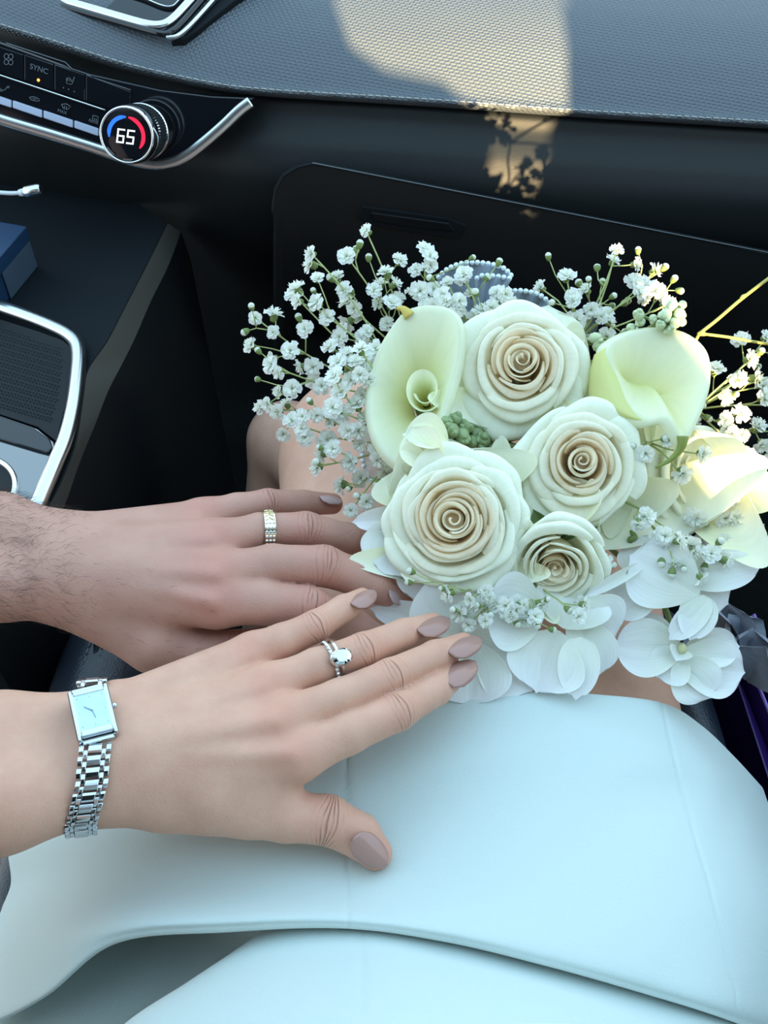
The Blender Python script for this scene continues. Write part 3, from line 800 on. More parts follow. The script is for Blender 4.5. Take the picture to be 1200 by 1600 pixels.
# ================================================================ THE BRIDE (only what the lap view can see: legs, trunk, left arm)
HZ = .004                                         # both hands lie this much higher than first measured
bride = thing('person', PZ(760, 1100, .75) * V3(1, 1, 0) + V3(0, 0, .23), 'person in a white dress, bare knees, one hand with mauve nails resting on the lap', 'person')
W = lambda x, y, z: PZ(x, y, z + HZ)
mm = .001
wf = dict(
    pinky=[(W(395, 1022, .785), 9.3 * mm), (W(440, 1003, .789), 8.4 * mm), (W(492, 979, .791), 7.4 * mm), (W(537, 951, .788), 6.5 * mm), (W(566, 933, .785), 4.7 * mm)],
    ring=[(W(420, 1075, .790), 10 * mm), (W(495, 1043, .791), 8.8 * mm), (W(568, 1016, .790), 8.1 * mm), (W(630, 990, .783), 7.0 * mm), (W(677, 973, .778), 5.1 * mm)],
    middle=[(W(440, 1128, .792), 10.5 * mm), (W(530, 1090, .793), 8.3 * mm), (W(610, 1057, .790), 8.1 * mm), (W(680, 1024, .782), 7.0 * mm), (W(724, 1005, .777), 5.3 * mm)],
    index=[(W(465, 1180, .788), 10.6 * mm), (W(545, 1146, .790), 8.9 * mm), (W(620, 1112, .787), 8.6 * mm), (W(681, 1077, .779), 7.4 * mm), (W(716, 1051, .774), 5.6 * mm)],
    thumb=[(W(385, 1262, .772), 11.5 * mm), (W(445, 1276, .768), 10.8 * mm), (W(512, 1281, .765), 10.6 * mm), (W(560, 1305, .760), 9.6 * mm), (W(586, 1332, .756), 7.6 * mm)])
wrod = [  # forearm, wrist
    (W(-330, 1258, .800), W(0, 1150, .797), 17 * mm, 17 * mm), (W(-330, 1275, .800), W(0, 1255, .797), 22 * mm, 19 * mm), (W(-330, 1265, .795), W(0, 1207, .79), 27 * mm, 25 * mm),
    (W(0, 1150, .797), W(165, 1128, .791), 17 * mm, 13.5 * mm), (W(0, 1255, .797), W(165, 1232, .787), 19 * mm, 13 * mm), (W(0, 1207, .79), W(165, 1182, .785), 25 * mm, 17.5 * mm),
    # metacarpals
    (W(165, 1125, .791), W(395, 1022, .785), 13 * mm, 9.6 * mm), (W(170, 1160, .795), W(420, 1075, .790), 13 * mm, 10.2 * mm), (W(170, 1185, .796), W(440, 1128, .792), 13 * mm, 10.6 * mm),
    (W(170, 1222, .790), W(465, 1180, .788), 13 * mm, 10.6 * mm), (W(170, 1236, .785), W(385, 1262, .772), 12.5 * mm, 12 * mm), (W(250, 1190, .780), W(420, 1120, .778), 16 * mm, 11 * mm), (W(260, 1240, .778), W(400, 1215, .778), 14 * mm, 11 * mm), (W(330, 1240, .780), W(432, 1234, .774), 13 * mm, 10 * mm)]
wridge = [(W(290, 1118, .8015), W(410, 1078, .7981), 2.2 * mm, 3.2 * mm), (W(290, 1152, .8025), W(430, 1128, .8006), 2.2 * mm, 3.4 * mm), (W(300, 1182, .7995), W(455, 1178, .7971), 2. * mm, 3.2 * mm),
          (W(300, 1084, .7955), W(390, 1026, .7921), 2. * mm, 2.8 * mm), (W(180, 1092, .7946), W(184, 1096, .7946), 7 * mm, 7 * mm)]
def finish_hand(spec, h, fingers, upv, m, name, parent, extra=[]):
    F, S = hand_field(spec, h)
    P, Q = surface_nets(S, F.lo, h); P = tangential_relax(P, Q, 2); N = normals_of(P, Q)
    joints = []; knuck = []; tips = []
    for nm, c in fingers.items():
        for k in ((2, 3) if nm != 'thumb' else (2,)):
            ax = unit(c[k + 1][0] - c[k - 1][0]); joints.append((c[k][0], ax, c[k][1] * (1.15 if k == 2 else .75), upv, 1.0 if k == 2 else .55))
        if nm != 'thumb': knuck.append((c[0][0] + upv * c[0][1], c[0][1] * 1.3, .55))
        tips.append((c[-1][0], c[-1][1] * 2.0, .55))
    fl, jc, jm = skin_attrs(P, N, joints, knuck, tips)
    return P, Q, fl, jc, jm
t_up = unit(V3(0, -.45, .9))
wspec = dict(rods=wrod, fingers=list(wf.values()), ridges=wridge, k=.013, kr=.006)
arm_part = finish_hand(wspec, .00085, wf, t_up, M['skin_w'], 'w', bride)

def coarse(rods, h, k):
    pts = np.array([p for r in rods for p in r[:2]]); rm = max(max(r[2:4]) for r in rods)
    F = Field(pts.min(0) - rm - .02, pts.max(0) + rm + .02, h); S = F.blank()
    for r in rods: F.capsule(S, r[0], r[1], r[2], r[3], k)
    P, Q = surface_nets(S, F.lo, h); P = tangential_relax(P, Q, 2)
    z = np.zeros(len(P)); return P, Q, z, np.zeros((len(P), 3)), z
elb = W(-330, 1266, .80)
hipL, hipR = V3(-.005, .04, .652), V3(.100, .04, .652)
kneeL, kneeR = V3(-.012, .475, .688), V3(.112, .475, .688)
legs = coarse([
    (hipL, kneeL, .070, .056), (hipR, kneeR, .070, .056), (kneeL + V3(0, .0, .006), kneeL + V3(0, .012, -.02), .054, .05), (kneeR + V3(0, 0, .006), kneeR + V3(0, .012, -.02), .054, .05),
    (kneeL, V3(-.085, .50, .30), .052, .036), (kneeL + V3(-.03, -.02, -.07), V3(-.085, .46, .45), .045, .042), (kneeR, V3(.15, .52, .30), .052, .036), (kneeR + V3(.02, -.02, -.12), V3(.15, .48, .45), .046, .042),
    (V3(-.085, .50, .30), V3(-.09, .60, .262), .036, .026), (V3(.15, .52, .30), V3(.155, .62, .262), .036, .026),
    (kneeL + V3(.0, 0, -.045), PZ(450, 690, .60), .035, .030), (PZ(450, 690, .60), PZ(456, 790, .54), .031, .040),
    (hipL, hipR, .066, .066), (V3(.05, .0, .66), V3(.05, -.06, .78), .075, .08), (V3(.05, -.06, .78), V3(.05, -.20, 1.06), .085, .10), (V3(-.05, -.22, 1.08), V3(.15, -.22, 1.08), .05, .05),
    (V3(-.06, -.22, 1.08), elb + V3(.0, -.01, .0), .045, .034), (elb + V3(0, -.005, 0), W(-150, 1240, .797), .032, .029)], .004, .02)
bride_body = body_object('body', [arm_part, legs], M['skin_w'], bride)
nz = unit(V3(0, .12, 1.))
def on(px, py, z): return PZ(px, py, z + HZ)
NL = .0010
for nm, bp, tp, wpx, zz, up in [('pinky', (554, 944), (586, 920), 9.8, (.7938, .7905), V3(-.1, .0, 1)), ('ring', (657, 985), (702, 963), 11.8, (.7868, .7825), V3(-.1, .0, 1)),
                               ('middle', (704, 1017), (752, 993), 12.4, (.7858, .7805), V3(-.1, .0, 1)), ('index', (700, 1064), (744, 1030), 12.4, (.7835, .7785), V3(-.1, -.1, 1)),
                               ('thumb', (556, 1311), (605, 1353), 12.6, (.7705, .7610), V3(.1, -.6, 1))]:
    nail('fingernail', on(*bp, zz[0] + NL), on(*tp, zz[1] + NL), wpx * mm, up, M['polish'], bride, arch=.42)

# ================================================================ THE GROOM'S ARM
groom = thing('person', PZ(0, 868, .79) * V3(1, 1, 0) + V3(-.25, 0, .23), 'person reaching in with a tanned hairy forearm and hand wearing a diamond band', 'person')
gf = dict(
    pinky=[(W(318, 812, .782), 11 * mm), (W(370, 795, .782), 8.2 * mm), (W(418, 785, .779), 7.2 * mm), (W(475, 786, .769), 6.9 * mm), (W(519, 787, .763), 6.0 * mm)],
    ring=[(W(335, 850, .790), 11.5 * mm), (W(405, 828, .788), 8.6 * mm), (W(478, 826, .784), 8.7 * mm), (W(550, 842, .772), 7.8 * mm), (W(604, 858, .761), 6.6 * mm)],
    middle=[(W(340, 902, .792), 12 * mm), (W(425, 882, .790), 10.0 * mm), (W(506, 884, .786), 10.2 * mm), (W(584, 912, .772), 9.0 * mm), (W(622, 936, .761), 7.4 * mm)],
    index=[(W(338, 940, .789), 11.6 * mm), (W(408, 941, .787), 10.8 * mm), (W(480, 949, .780), 10.6 * mm), (W(552, 980, .766), 9.2 * mm), (W(588, 1000, .757), 7.6 * mm)],
    thumb=[(W(240, 1008, .768), 12.5 * mm), (W(305, 1017, .763), 10.4 * mm), (W(370, 1016, .760), 10. * mm), (W(415, 1010, .758), 9.4 * mm), (W(445, 1002, .757), 7.6 * mm)])
grod = [
    (W(-420, 800, .82), W(0, 822, .790), 24 * mm, 15 * mm), (W(-420, 850, .82), W(0, 915, .788), 26 * mm, 15.5 * mm), (W(-420, 825, .81), W(0, 868, .783), 32 * mm, 23 * mm),
    (W(0, 822, .790), W(95, 846, .787), 15 * mm, 14 * mm), (W(0, 915, .788), W(95, 922, .785), 15.5 * mm, 14.5 * mm), (W(0, 868, .783), W(95, 885, .780), 23 * mm, 19 * mm),
    (W(95, 850, .787), W(318, 815, .782), 14 * mm, 11.2 * mm), (W(95, 870, .792), W(335, 850, .790), 14 * mm, 12 * mm), (W(95, 892, .793), W(340, 902, .792), 14 * mm, 12.5 * mm),
    (W(100, 915, .788), W(338, 942, .788), 14.5 * mm, 12.0 * mm), (W(110, 925, .782), W(240, 1008, .768), 15 * mm, 13 * mm), (W(150, 890, .780), W(320, 890, .778), 19 * mm, 15 * mm), (W(160, 940, .776), W(255, 968, .774), 15 * mm, 11 * mm)]
gridge = [(W(170, 868, .7990), W(325, 848, .7999), 2 * mm, 3.8 * mm), (W(180, 895, .8000), W(335, 900, .8019), 2. * mm, 4 * mm), (W(230, 917, .7980), W(330, 940, .7985), 2. * mm, 3.6 * mm),
          (W(170, 838, .7955), W(310, 812, .7919), 1.6 * mm, 3 * mm), (W(85, 838, .7894), W(90, 840, .7894), 9 * mm, 9 * mm)]
gspec = dict(rods=grod, fingers=list(gf.values()), ridges=gridge, k=.014, kr=.006)
g_part = finish_hand(gspec, .00095, gf, unit(V3(0, -.25, .97)), M['skin_m'], 'g', groom)
gel = W(-420, 830, .815)
g_up = coarse([(gel, gel + V3(-.16, -.24, .16), .042, .055), (gel + V3(-.16, -.24, .16), gel + V3(-.20, -.27, .20), .055, .06), (gel, W(-250, 850, .80), .034, .030)], .004, .03)
groom_body = body_object('forearm_and_hand', [g_part, g_up], M['skin_m'], groom)
nail('fingernail', on(503, 777, .7735), on(535, 779, .7680), 9. * mm, V3(.1, .35, 1), M['bare_nail'], groom, arch=.35, sharp=.15)
nail('fingernail', on(610, 922, .7740), on(632, 936, .7660), 10.5 * mm, V3(.3, .1, 1), M['bare_nail'], groom, arch=.35, sharp=.15)
nail('fingernail', on(582, 990, .7665), on(603, 1003, .7600), 10.5 * mm, V3(.3, .1, 1), M['bare_nail'], groom, arch=.35, sharp=.15)
# forearm hair: fine tapering strands rooted in the skin
def arm_hair():
    P, Q = g_part[0], g_part[1]; N = normals_of(P, Q); rng = np.random.RandomState(5); mb = MB()
    pr = np.array([proj(p) for p in P[::1]]) if False else None
    d = P - CAMP; z = d @ FWD; px = 600 + FPX * d[:, 0] / z; py = 800 - FPX * (d @ UPV) / z
    wgt = np.clip((150 - px) / 110, 0, 1) * (px > -160) * (N[:, 2] > -.35); wgt = wgt + .10 * ((px < 330) & (px >= 80) & (N[:, 2] > .2) & (py > 880))
    sel = rng.choice(len(P), 1300, replace=False, p=wgt / wgt.sum())
    for i in sel:
        n = N[i]; t = unit(V3(.75, .2 * rng.randn() - .15 * n[1] - .2, .0) + .25 * rng.randn(3)); t = unit(t - n * (t @ n)); L = rng.uniform(.005, .010) * (1 if px[i] < 110 else .55); r = .00006
        b = P[i] - n * .0003
        mb.tube([b, b + (t * .5 + n * .32) * L, b + (t * 1. + n * .28 + .08 * rng.randn(3)) * L], [r, r * .8, r * .3], 3)
    o = mb.build('arm_hair', M['hair'], groom); o['kind'] = 'stuff'
M['hair'] = mat('dark brown hair', (.030, .018, .012), .5)
arm_hair()
# ================================================================ WHITE DRESS
def cloth_mat(name, col):
    m = mat(name, col, .72, spec=.25, sheen=.25, bump=('noise', 900, .35, .0005)); return m
M['dress'] = cloth_mat('white crepe', (.56, .64, .62))
RX = [
 # hem, far edge            (px, py, z)
 [(300, 1120, .655), (380, 1084, .70), (470, 1085, .737), (560, 1092, .750), (700, 1097, .754), (830, 1086, .757), (940, 1089, .754), (1040, 1102, .742), (1100, 1138, .715), (1150, 1186, .680), (1192, 1232, .640)],
 [(285, 1160, .66), (360, 1140, .705), (460, 1140, .739), (555, 1140, .750), (700, 1145, .755), (840, 1137, .757), (960, 1140, .754), (1060, 1150, .741), (1120, 1180, .716), (1165, 1220, .682), (1203, 1262, .642)],
 [(230, 1225, .66), (330, 1205, .715), (450, 1195, .741), (543, 1190, .750), (700, 1195, .756), (850, 1190, .757), (1000, 1195, .754), (1100, 1212, .738), (1150, 1242, .714), (1192, 1282, .680), (1228, 1318, .64)],
 [(32, 1300, .650), (105, 1285, .70), (260, 1278, .734), (400, 1288, .744), (543, 1292, .748), (700, 1292, .757), (880, 1290, .759), (1060, 1300, .754), (1150, 1318, .736), (1200, 1345, .705), (1245, 1380, .65)],
 [(12, 1390, .65), (75, 1375, .70), (200, 1372, .735), (380, 1380, .750), (543, 1385, .758), (700, 1390, .764), (880, 1400, .765), (1080, 1410, .757), (1180, 1428, .738), (1245, 1450, .70), (1300, 1480, .65)],
 [(-14, 1470, .66), (50, 1470, .71), (180, 1440, .752), (360, 1432, .765), (543, 1430, .768), (700, 1448, .770), (860, 1478, .768), (1020, 1520, .761), (1150, 1555, .745), (1250, 1580, .70), (1320, 1600, .65)],
 [(-45, 1590, .675), (62, 1545, .720), (178, 1466, .7505), (360, 1449, .7635), (543, 1446, .767), (700, 1465, .768), (850, 1501, .766), (1000, 1544, .758), (1135, 1587, .742), (1250, 1630, .69), (1330, 1670, .64)],
]
edge = [(-50, 1620, .672), (66, 1560, .718), (181, 1474, .7465), (360, 1457, .7600), (543, 1452, .7640), (700, 1472, .7645), (850, 1508, .7625), (1000, 1551, .7545), (1137, 1594, .738), (1250, 1640, .685), (1330, 1690, .63)]
rows = [[PZ(*p) for p in r] for r in RX]
e = [PZ(*p) for p in edge]
rows = [[p + V3(0, .004, -.012) for p in rows[0]], [p + V3(0, .0015, -.003) for p in rows[0]]] + rows
rows += [e, [p + V3(0, .004, -.0055) for p in e], [p + V3(0, .016, -.010) for p in e], [p + V3(0, .04, -.022) for p in e]]
def seam_fn(P):
    S = P.reshape(-1, 3); d = S - CAMP; z = d @ FWD; px = 600 + FPX * d[:, 0] / z; py = 800 - FPX * (d @ UPV) / z
    s1 = np.exp(-((px - 543 - (py > 1452) * 24) / 2.6) ** 2) * (py > 1150)
    xr = np.interp(py, [1095, 1200, 1300, 1380, 1460, 1545, 1600], [1034, 1058, 1084, 1108, 1128, 1150, 1153])
    s2 = np.exp(-((px - xr) / 2.6) ** 2)
    n = np.zeros_like(S); S = S - np.outer(.0009 * s1 + .0006 * s2, unit(V3(0, -.3, 1)))
    # slack in the cloth: low soft undulation
    S[:, 2] += .0012 * np.sin(S[:, 0] * 38 + S[:, 1] * 22) * np.clip((.9 - np.abs(px - 600) / 700), 0, 1)
    return S.reshape(P.shape)
skirt = loft('dress_skirt', rows, 240, 420, M['dress'], bride, seam_fn)
BX = [
 [(-60, 1560, .64), (100, 1500, .665), (180, 1470, .672), (255, 1440, .676), (330, 1440, .690), (404, 1440, .722), (425, 1432, .742), (543, 1432, .750), (700, 1450, .750), (850, 1486, .748), (1000, 1528, .740), (1140, 1576, .72), (1270, 1620, .67)],
 [(-60, 1640, .655), (70, 1590, .668), (140, 1540, .673), (215, 1500, .677), (300, 1488, .684), (395, 1470, .712), (408, 1462, .750), (558, 1459, .7605), (700, 1478, .7600), (850, 1515, .757), (1000, 1557, .749), (1140, 1602, .733), (1270, 1645, .68)],
 [(-60, 1700, .66), (50, 1645, .670), (110, 1600, .675), (175, 1580, .680), (250, 1560, .686), (306, 1534, .710), (318, 1527, .757), (566, 1500, .770), (705, 1515, .770), (850, 1548, .767), (1000, 1588, .757), (1140, 1630, .74), (1270, 1680, .69)],
 [(-60, 1800, .67), (30, 1720, .675), (80, 1680, .68), (120, 1660, .684), (160, 1630, .690), (207, 1606, .712), (218, 1598, .764), (566, 1580, .786), (710, 1590, .786), (860, 1615, .781), (1010, 1650, .768), (1150, 1690, .75), (1270, 1750, .69)],
 [(-60, 1950, .69), (20, 1850, .690), (60, 1800, .69), (90, 1770, .694), (110, 1730, .70), (128, 1706, .722), (140, 1698, .772), (566, 1700, .812), (710, 1710, .812), (860, 1730, .802), (1010, 1770, .78), (1160, 1810, .755), (1280, 1870, .70)],
]
br = [[PZ(*p) for p in r] for r in BX]
last = br[-1]
chest = [V3(.065 + (p[0] - .065) * .95, -.02 - .10 * k_, 0) for k_, p in enumerate(last) if False]
n_ = len(last); ang = np.linspace(-1.45, 1.45, n_)
def trunk_ring(cx, cy, z, rx, ry): return [V3(cx + rx * math.sin(a), cy + ry * math.cos(a), z - .03 * (abs(a) > 1.2)) for a in ang]
br += [trunk_ring(.055, -.05, .885, .135, .125), trunk_ring(.055, -.12, .98, .13, .125), trunk_ring(.055, -.17, 1.06, .125, .115)]
bod = loft('dress_bodice', br, 190, 330, M['dress'], bride, lambda P: seam_fn(P))
# ================================================================ FLOWERS
def petal_mat(name, base, rim, tl=.35, rough=.5, vein=0.):
    """colour runs from the petal's base (UV v=0) to its rim (v=1); thin, lets light through"""
    m = bpy.data.materials.new(name); m.use_nodes = True; n, l = nodes_of(m); b = n['Principled BSDF']
    uv = n.new('ShaderNodeTexCoord'); sp = n.new('ShaderNodeSeparateXYZ'); l.new(uv.outputs['UV'], sp.inputs[0])
    r = n.new('ShaderNodeValToRGB'); r.color_ramp.elements[0].color = (*base, 1); r.color_ramp.elements[0].position = .25
    r.color_ramp.elements[1].color = (*rim, 1); r.color_ramp.elements[1].position = .92
    l.new(sp.outputs['Y'], r.inputs[0])
    ns = n.new('ShaderNodeTexNoise'); mp = n.new('ShaderNodeMapping'); mp.inputs['Scale'].default_value = (26, 2.2, 1); l.new(uv.outputs['UV'], mp.inputs['Vector']); l.new(mp.outputs[0], ns.inputs['Vector'])
    ns.inputs['Scale'].default_value = 1.; ns.inputs['Detail'].default_value = 4
    bp = n.new('ShaderNodeBump'); bp.inputs['Strength'].default_value = .25 + vein; bp.inputs['Distance'].default_value = .0006; l.new(ns.outputs['Fac'], bp.inputs['Height'])
    hs = n.new('ShaderNodeHueSaturation'); mr = n.new('ShaderNodeMapRange'); mr.inputs['To Min'].default_value = .93; mr.inputs['To Max'].default_value = 1.05
    l.new(ns.outputs['Fac'], mr.inputs['Value']); l.new(mr.outputs[0], hs.inputs['Value']); l.new(r.outputs[0], hs.inputs['Color'])
    l.new(hs.outputs[0], b.inputs['Base Color']); b.inputs['Roughness'].default_value = rough; b.inputs['Specular IOR Level'].default_value = .3
    l.new(bp.outputs[0], b.inputs['Normal'])
    tr = n.new('ShaderNodeBsdfTranslucent'); l.new(hs.outputs[0], tr.inputs['Color']); l.new(bp.outputs[0], tr.inputs['Normal'])
    mx = n.new('ShaderNodeMixShader'); mx.inputs[0].default_value = tl; l.new(b.outputs[0], mx.inputs[1]); l.new(tr.outputs[0], mx.inputs[2])
    l.new(mx.outputs[0], n['Material Output'].inputs['Surface']); return m
M['rose_in'] = petal_mat('rose heart', (1., .80, .53), (.98, .91, .74), .45)
M['rose_mid'] = petal_mat('rose petal', (.98, .88, .64), (.97, .95, .78), .28)
M['rose_out'] = petal_mat('rose outer petal', (.96, .93, .68), (.96, .97, .82), .22)
M['rose_guard'] = petal_mat('rose guard petal', (.93, .92, .62), (.95, .97, .82), .22)
M['calla'] = petal_mat('calla spathe', (.80, .80, .36), (.90, .93, .72), .35, .42)
M['orchid'] = petal_mat('orchid petal', (.84, .86, .76), (.92, .92, .92), .28, .5, .15)
M['stem'] = mat('green stem', (.20, .27, .08), .5, var=(300, (.14, .20, .06)))
M['stem_thin'] = mat('fine green stem', (.40, .46, .18), .5)
M['leaf'] = mat('green leaf', (.12, .18, .055), .45, var=(120, (.08, .13, .04)))
M['calyx'] = mat('green calyx', (.16, .22, .06), .55)
M['bud_green'] = mat('green bud', (.20, .27, .12), .5, var=(500, (.30, .38, .18)), bump=('noise', 900, .3, .0005))
M['bud_pale'] = mat('pale green bud', (.42, .52, .28), .5, var=(500, (.62, .68, .46)))
M['floret'] = petal_mat('gypsophila white', (.90, .92, .82), (.96, .97, .95), .40, .6)

BIND = V3(.060, .420, .768)                        # where the stems are gathered
def sheet_mesh(name, P, m, parent, uvs=None):
    nu, nv = P.shape[:2]
    if uvs is None: uvs = np.stack(np.meshgrid(np.linspace(0, 1, nu), np.linspace(0, 1, nv), indexing='ij'), -1)
    return mesh(name, P.reshape(-1, 3), grid_faces(nu, nv), m, parent, uv=uvs.reshape(-1, 2))

def frame_from(ax, spin=0.):
    z = unit(ax); x = unit(np.cross(UPV, z)) if abs(np.dot(UPV, z)) < .97 else V3(1, 0, 0); y = np.cross(z, x)
    c, s = math.cos(spin), math.sin(spin); return np.stack([x * c + y * s, -x * s + y * c, z], 1)

def rose(ctr, ax, R, label, seed, rings=None, spin=0., guard=(), stem_to=None, heart=(0, 0), tall=1.0, core=.26, turns=2.6):
    """a spiral heart, then rings of petals: (count, lip radius, roll-out, lip height, half width, material)"""
    rng = np.random.RandomState(seed); Fm = frame_from(ax, spin); ctr = np.asarray(ctr)
    t = thing('rose', ctr - Fm[:, 2] * R * .8, label, 'rose', 'flowers of the bridal bouquet')
    rings = rings or ROSE_OPEN
    hx, hy = heart; zb = -R * .62
    def put(X, Y, Z, m, uvs, nm='petal'):
        lean = np.clip((Z - zb) / R, 0, 1.3); k = np.clip(1 - np.hypot(X, Y) / R, 0, 1)
        X = X + hx * R * lean * k; Y = Y + hy * R * lean * k
        return sheet_mesh(nm, ctr + X[..., None] * Fm[:, 0] + Y[..., None] * Fm[:, 1] + Z[..., None] * Fm[:, 2], m, t, uvs)
    # heart: one long petal wound into a spiral, with two more slipped into its outer turn
    for q in range(3):
        nu, nv = 110, 12; tt = np.linspace(0, 1, nu)[:, None]; v = np.linspace(0, 1, nv)[None, :]
        ang = q * 2.1 + tt * 2 * math.pi * turns * (1 if q == 0 else .55)
        rr = R * core * ((.04 + .80 * tt ** .85) if q == 0 else (.62 + .42 * tt)) * (1 + .05 * np.sin(ang * 1.7 + seed))
        top = R * (.34 - .13 * tt ** 1.5 * (1 if q == 0 else .4) + .03 * np.sin(ang * 2.3 + q)); zz = -R * .2 + (top + R * .2) * v
        fade = np.minimum(1, np.minimum(tt / .04 + .05, (1 - tt) / .10 + .0)); zz = -R * .2 + (zz + R * .2) * (.55 + .45 * np.minimum(1, fade))
        lip = np.clip((v - .80) / .2, 0, 1); r2 = rr * (.80 + .20 * v) + R * .028 * lip ** 2; zz = zz - R * .012 * lip ** 2
        put(r2 * np.cos(ang), r2 * np.sin(ang), zz * np.ones_like(ang), M['rose_in'], np.stack(np.broadcast_arrays(tt * 3 + q, .15 + .8 * v), -1))
    cap_r = np.linspace(0, 1, 6)[None, :] * R * core * .5; cap_a = np.linspace(0, 2 * math.pi, 17)[:, None]
    put(cap_r * np.cos(cap_a), cap_r * np.sin(cap_a), R * .10 + 0 * cap_r * cap_a, M['rose_in'], np.stack(np.broadcast_arrays(cap_a, .1 + 0 * cap_r), -1), 'heart')
    nu, nv = 31, 22; th = rng.uniform(0, 6.28); kk = 0
    for ri, (cnt, lipr, roll, liph, hw0, mk) in enumerate(rings):
        th += 2 * math.pi / cnt * .5
        for i in range(cnt):
            kk += 1
            th0 = th + i * 2 * math.pi / cnt + rng.uniform(-.22, .22); hw = hw0 * rng.uniform(.9, 1.12); Rl = R * lipr * rng.uniform(.95, 1.05); ro = R * roll * rng.uniform(.75, 1.3)
            zl = R * liph * tall + R * rng.uniform(-.04, .04); ph = rng.uniform(0, 6.28, 5); pt = rng.uniform(.0, .10); tip = rng.uniform(-.35, .35)
            u = np.linspace(-1, 1, nu)[:, None]; v = np.linspace(0, 1, nv)[None, :]
            ang = th0 + u * hw * (.5 + .5 * np.minimum(1, v * 2.0))
            drop = (.05 + .30 * np.abs(u - .15 * tip) ** 3.0)                                   # petal corners sit lower
            s = np.clip(v / .62, 0, 1); c = np.clip((v - .62) / .38, 0, 1)
            rollu = ro * (1 - .45 * np.abs(u) ** 2.2) * (1 + .22 * np.sin(3.3 * u + ph[0]) + pt * 3 * np.exp(-((u - tip) / .22) ** 2))
            wallr = Rl * (.22 + .78 * s ** .55)
            r = wallr + rollu * np.sin(c * math.pi * .55)
            z = zb + (zl - zb) * s ** 1.1 * (1 - .42 * drop * (zl - zb) / (zl - zb)) - .0 * c
            z = z + rollu * (.22 * np.sin(c * math.pi * .62) - .62 * c ** 2.3)
            r = r * (1 - (.10 if ri < 2 else .06) * u) * (1 + .022 * np.sin(4.2 * u + ph[1]) * s)
            fr = R * (.010 + .016 * ri / len(rings)); z = z + fr * np.sin(6 * u + ph[2]) * c + fr * .8 * np.sin(11 * u + ph[3]) * c ** 2
            # lip catches a thin thickened edge
            put(r * np.cos(ang), r * np.sin(ang), z, M[mk], np.stack(np.broadcast_arrays((u + 1) / 2 + kk, .05 + .95 * (.62 * s + .38 * c)), -1))
        th += rng.uniform(.3, .9)
    base = ctr - Fm[:, 2] * R * .62
    v_, f_ = revolve([(-.012, .002), (-.009, .006), (0, R * .16), (R * .12, R * .24)], base, Fm[:, 2], 14); mesh('calyx', v_, f_, M['calyx'], t)
    end = BIND if stem_to is None else stem_to
    tube('stem', cat_rom([base - Fm[:, 2] * .008, base * .72 + end * .28 - Fm[:, 2] * .012, end, end + V3(.0, .05, -.012)], 14), .0028, M['stem'], t)
    for k in range(4):
        a = k * 1.57 + seed; d = Fm[:, 0] * math.cos(a) + Fm[:, 1] * math.sin(a)
        free_petal('sepal', base + d * R * .10, base + d * R * .95 + Fm[:, 2] * R * .08, R * .5, Fm[:, 2], .2, .15, M['leaf'], t, 9, 11, .4, .03, seed=k, point=.3)
    for g in guard: free_petal('petal', *g, M['rose_guard'], t)
    return t
ROSE_OPEN = [(3, .33, .05, .27, 1.35, 'rose_in'), (3, .42, .07, .25, 1.30, 'rose_in'), (4, .53, .10, .19, 1.10, 'rose_mid'), (4, .63, .18, .10, 1.05, 'rose_mid'), (5, .72, .30, -.04, .92, 'rose_out')]
ROSE_FULL = [(3, .34, .04, .25, 1.35, 'rose_in'), (3, .41, .05, .26, 1.30, 'rose_in'), (4, .49, .06, .24, 1.1, 'rose_in'), (4, .57, .08, .19, 1.05, 'rose_mid'), (5, .66, .11, .12, .95, 'rose_mid'), (5, .74, .16, .03, .9, 'rose_out'), (6, .82, .22, -.10, .8, 'rose_out')]
ROSE_HALF = [(3, .36, .03, .30, 1.35, 'rose_mid'), (3, .46, .05, .30, 1.30, 'rose_mid'), (3, .58, .08, .28, 1.25, 'rose_mid'), (4, .72, .16, .20, 1.1, 'rose_out'), (4, .84, .24, .05, 1.0, 'rose_out')]

def free_petal(name, base, tip, width, up, cup, curl, m, parent, nu=17, nv=19, broad=.62, ruf=.0, seed=0, side=0., thick=None, point=.0):
    """single petal from base to tip; width, facing direction, cup (edges lift), curl (tip bends back), broad = where it is widest"""
    base = np.asarray(base, float); tip = np.asarray(tip, float); ax = tip - base; L = np.linalg.norm(ax); ax = ax / L
    up = unit(up - ax * np.dot(up, ax)); lat = np.cross(ax, up); rng = np.random.RandomState(seed + int(abs(base[0]) * 1e5) % 997); ph = rng.uniform(0, 6.28, 3)
    u = np.linspace(-1, 1, nu)[:, None]; v = np.linspace(0, 1, nv)[None, :]
    e = 1 / max(.05, math.log(.5) / math.log(broad)) if False else math.log(.5) / math.log(broad)
    w = np.sin(np.pi * np.clip(v, 0, 1) ** e) ** (.46 + point); w = np.maximum(w, .06 * (1 - v)); w = np.where(v >= 1, .02, w)
    x = u * w * width / 2 + side * L * v * (1 - v) * 2
    tipround = -.05 * L * (np.abs(u) ** 2) * v ** 4
    h = cup * width * (u * u) * w - curl * L * v ** 2 + .25 * curl * L * v + ruf * width * (np.sin(5 * u + 7 * v + ph[0]) + .6 * np.sin(9 * v + ph[1])) * (np.abs(u) ** 1.5 * .7 + v * .4) * w
    h = h - .025 * width * np.exp(-(u / .10) ** 2) * np.sin(np.pi * v)                # midrib groove
    P = base + ax * (L * v + tipround)[..., None] + lat * x[..., None] + up * h[..., None]
    return sheet_mesh(name, P, m, parent)

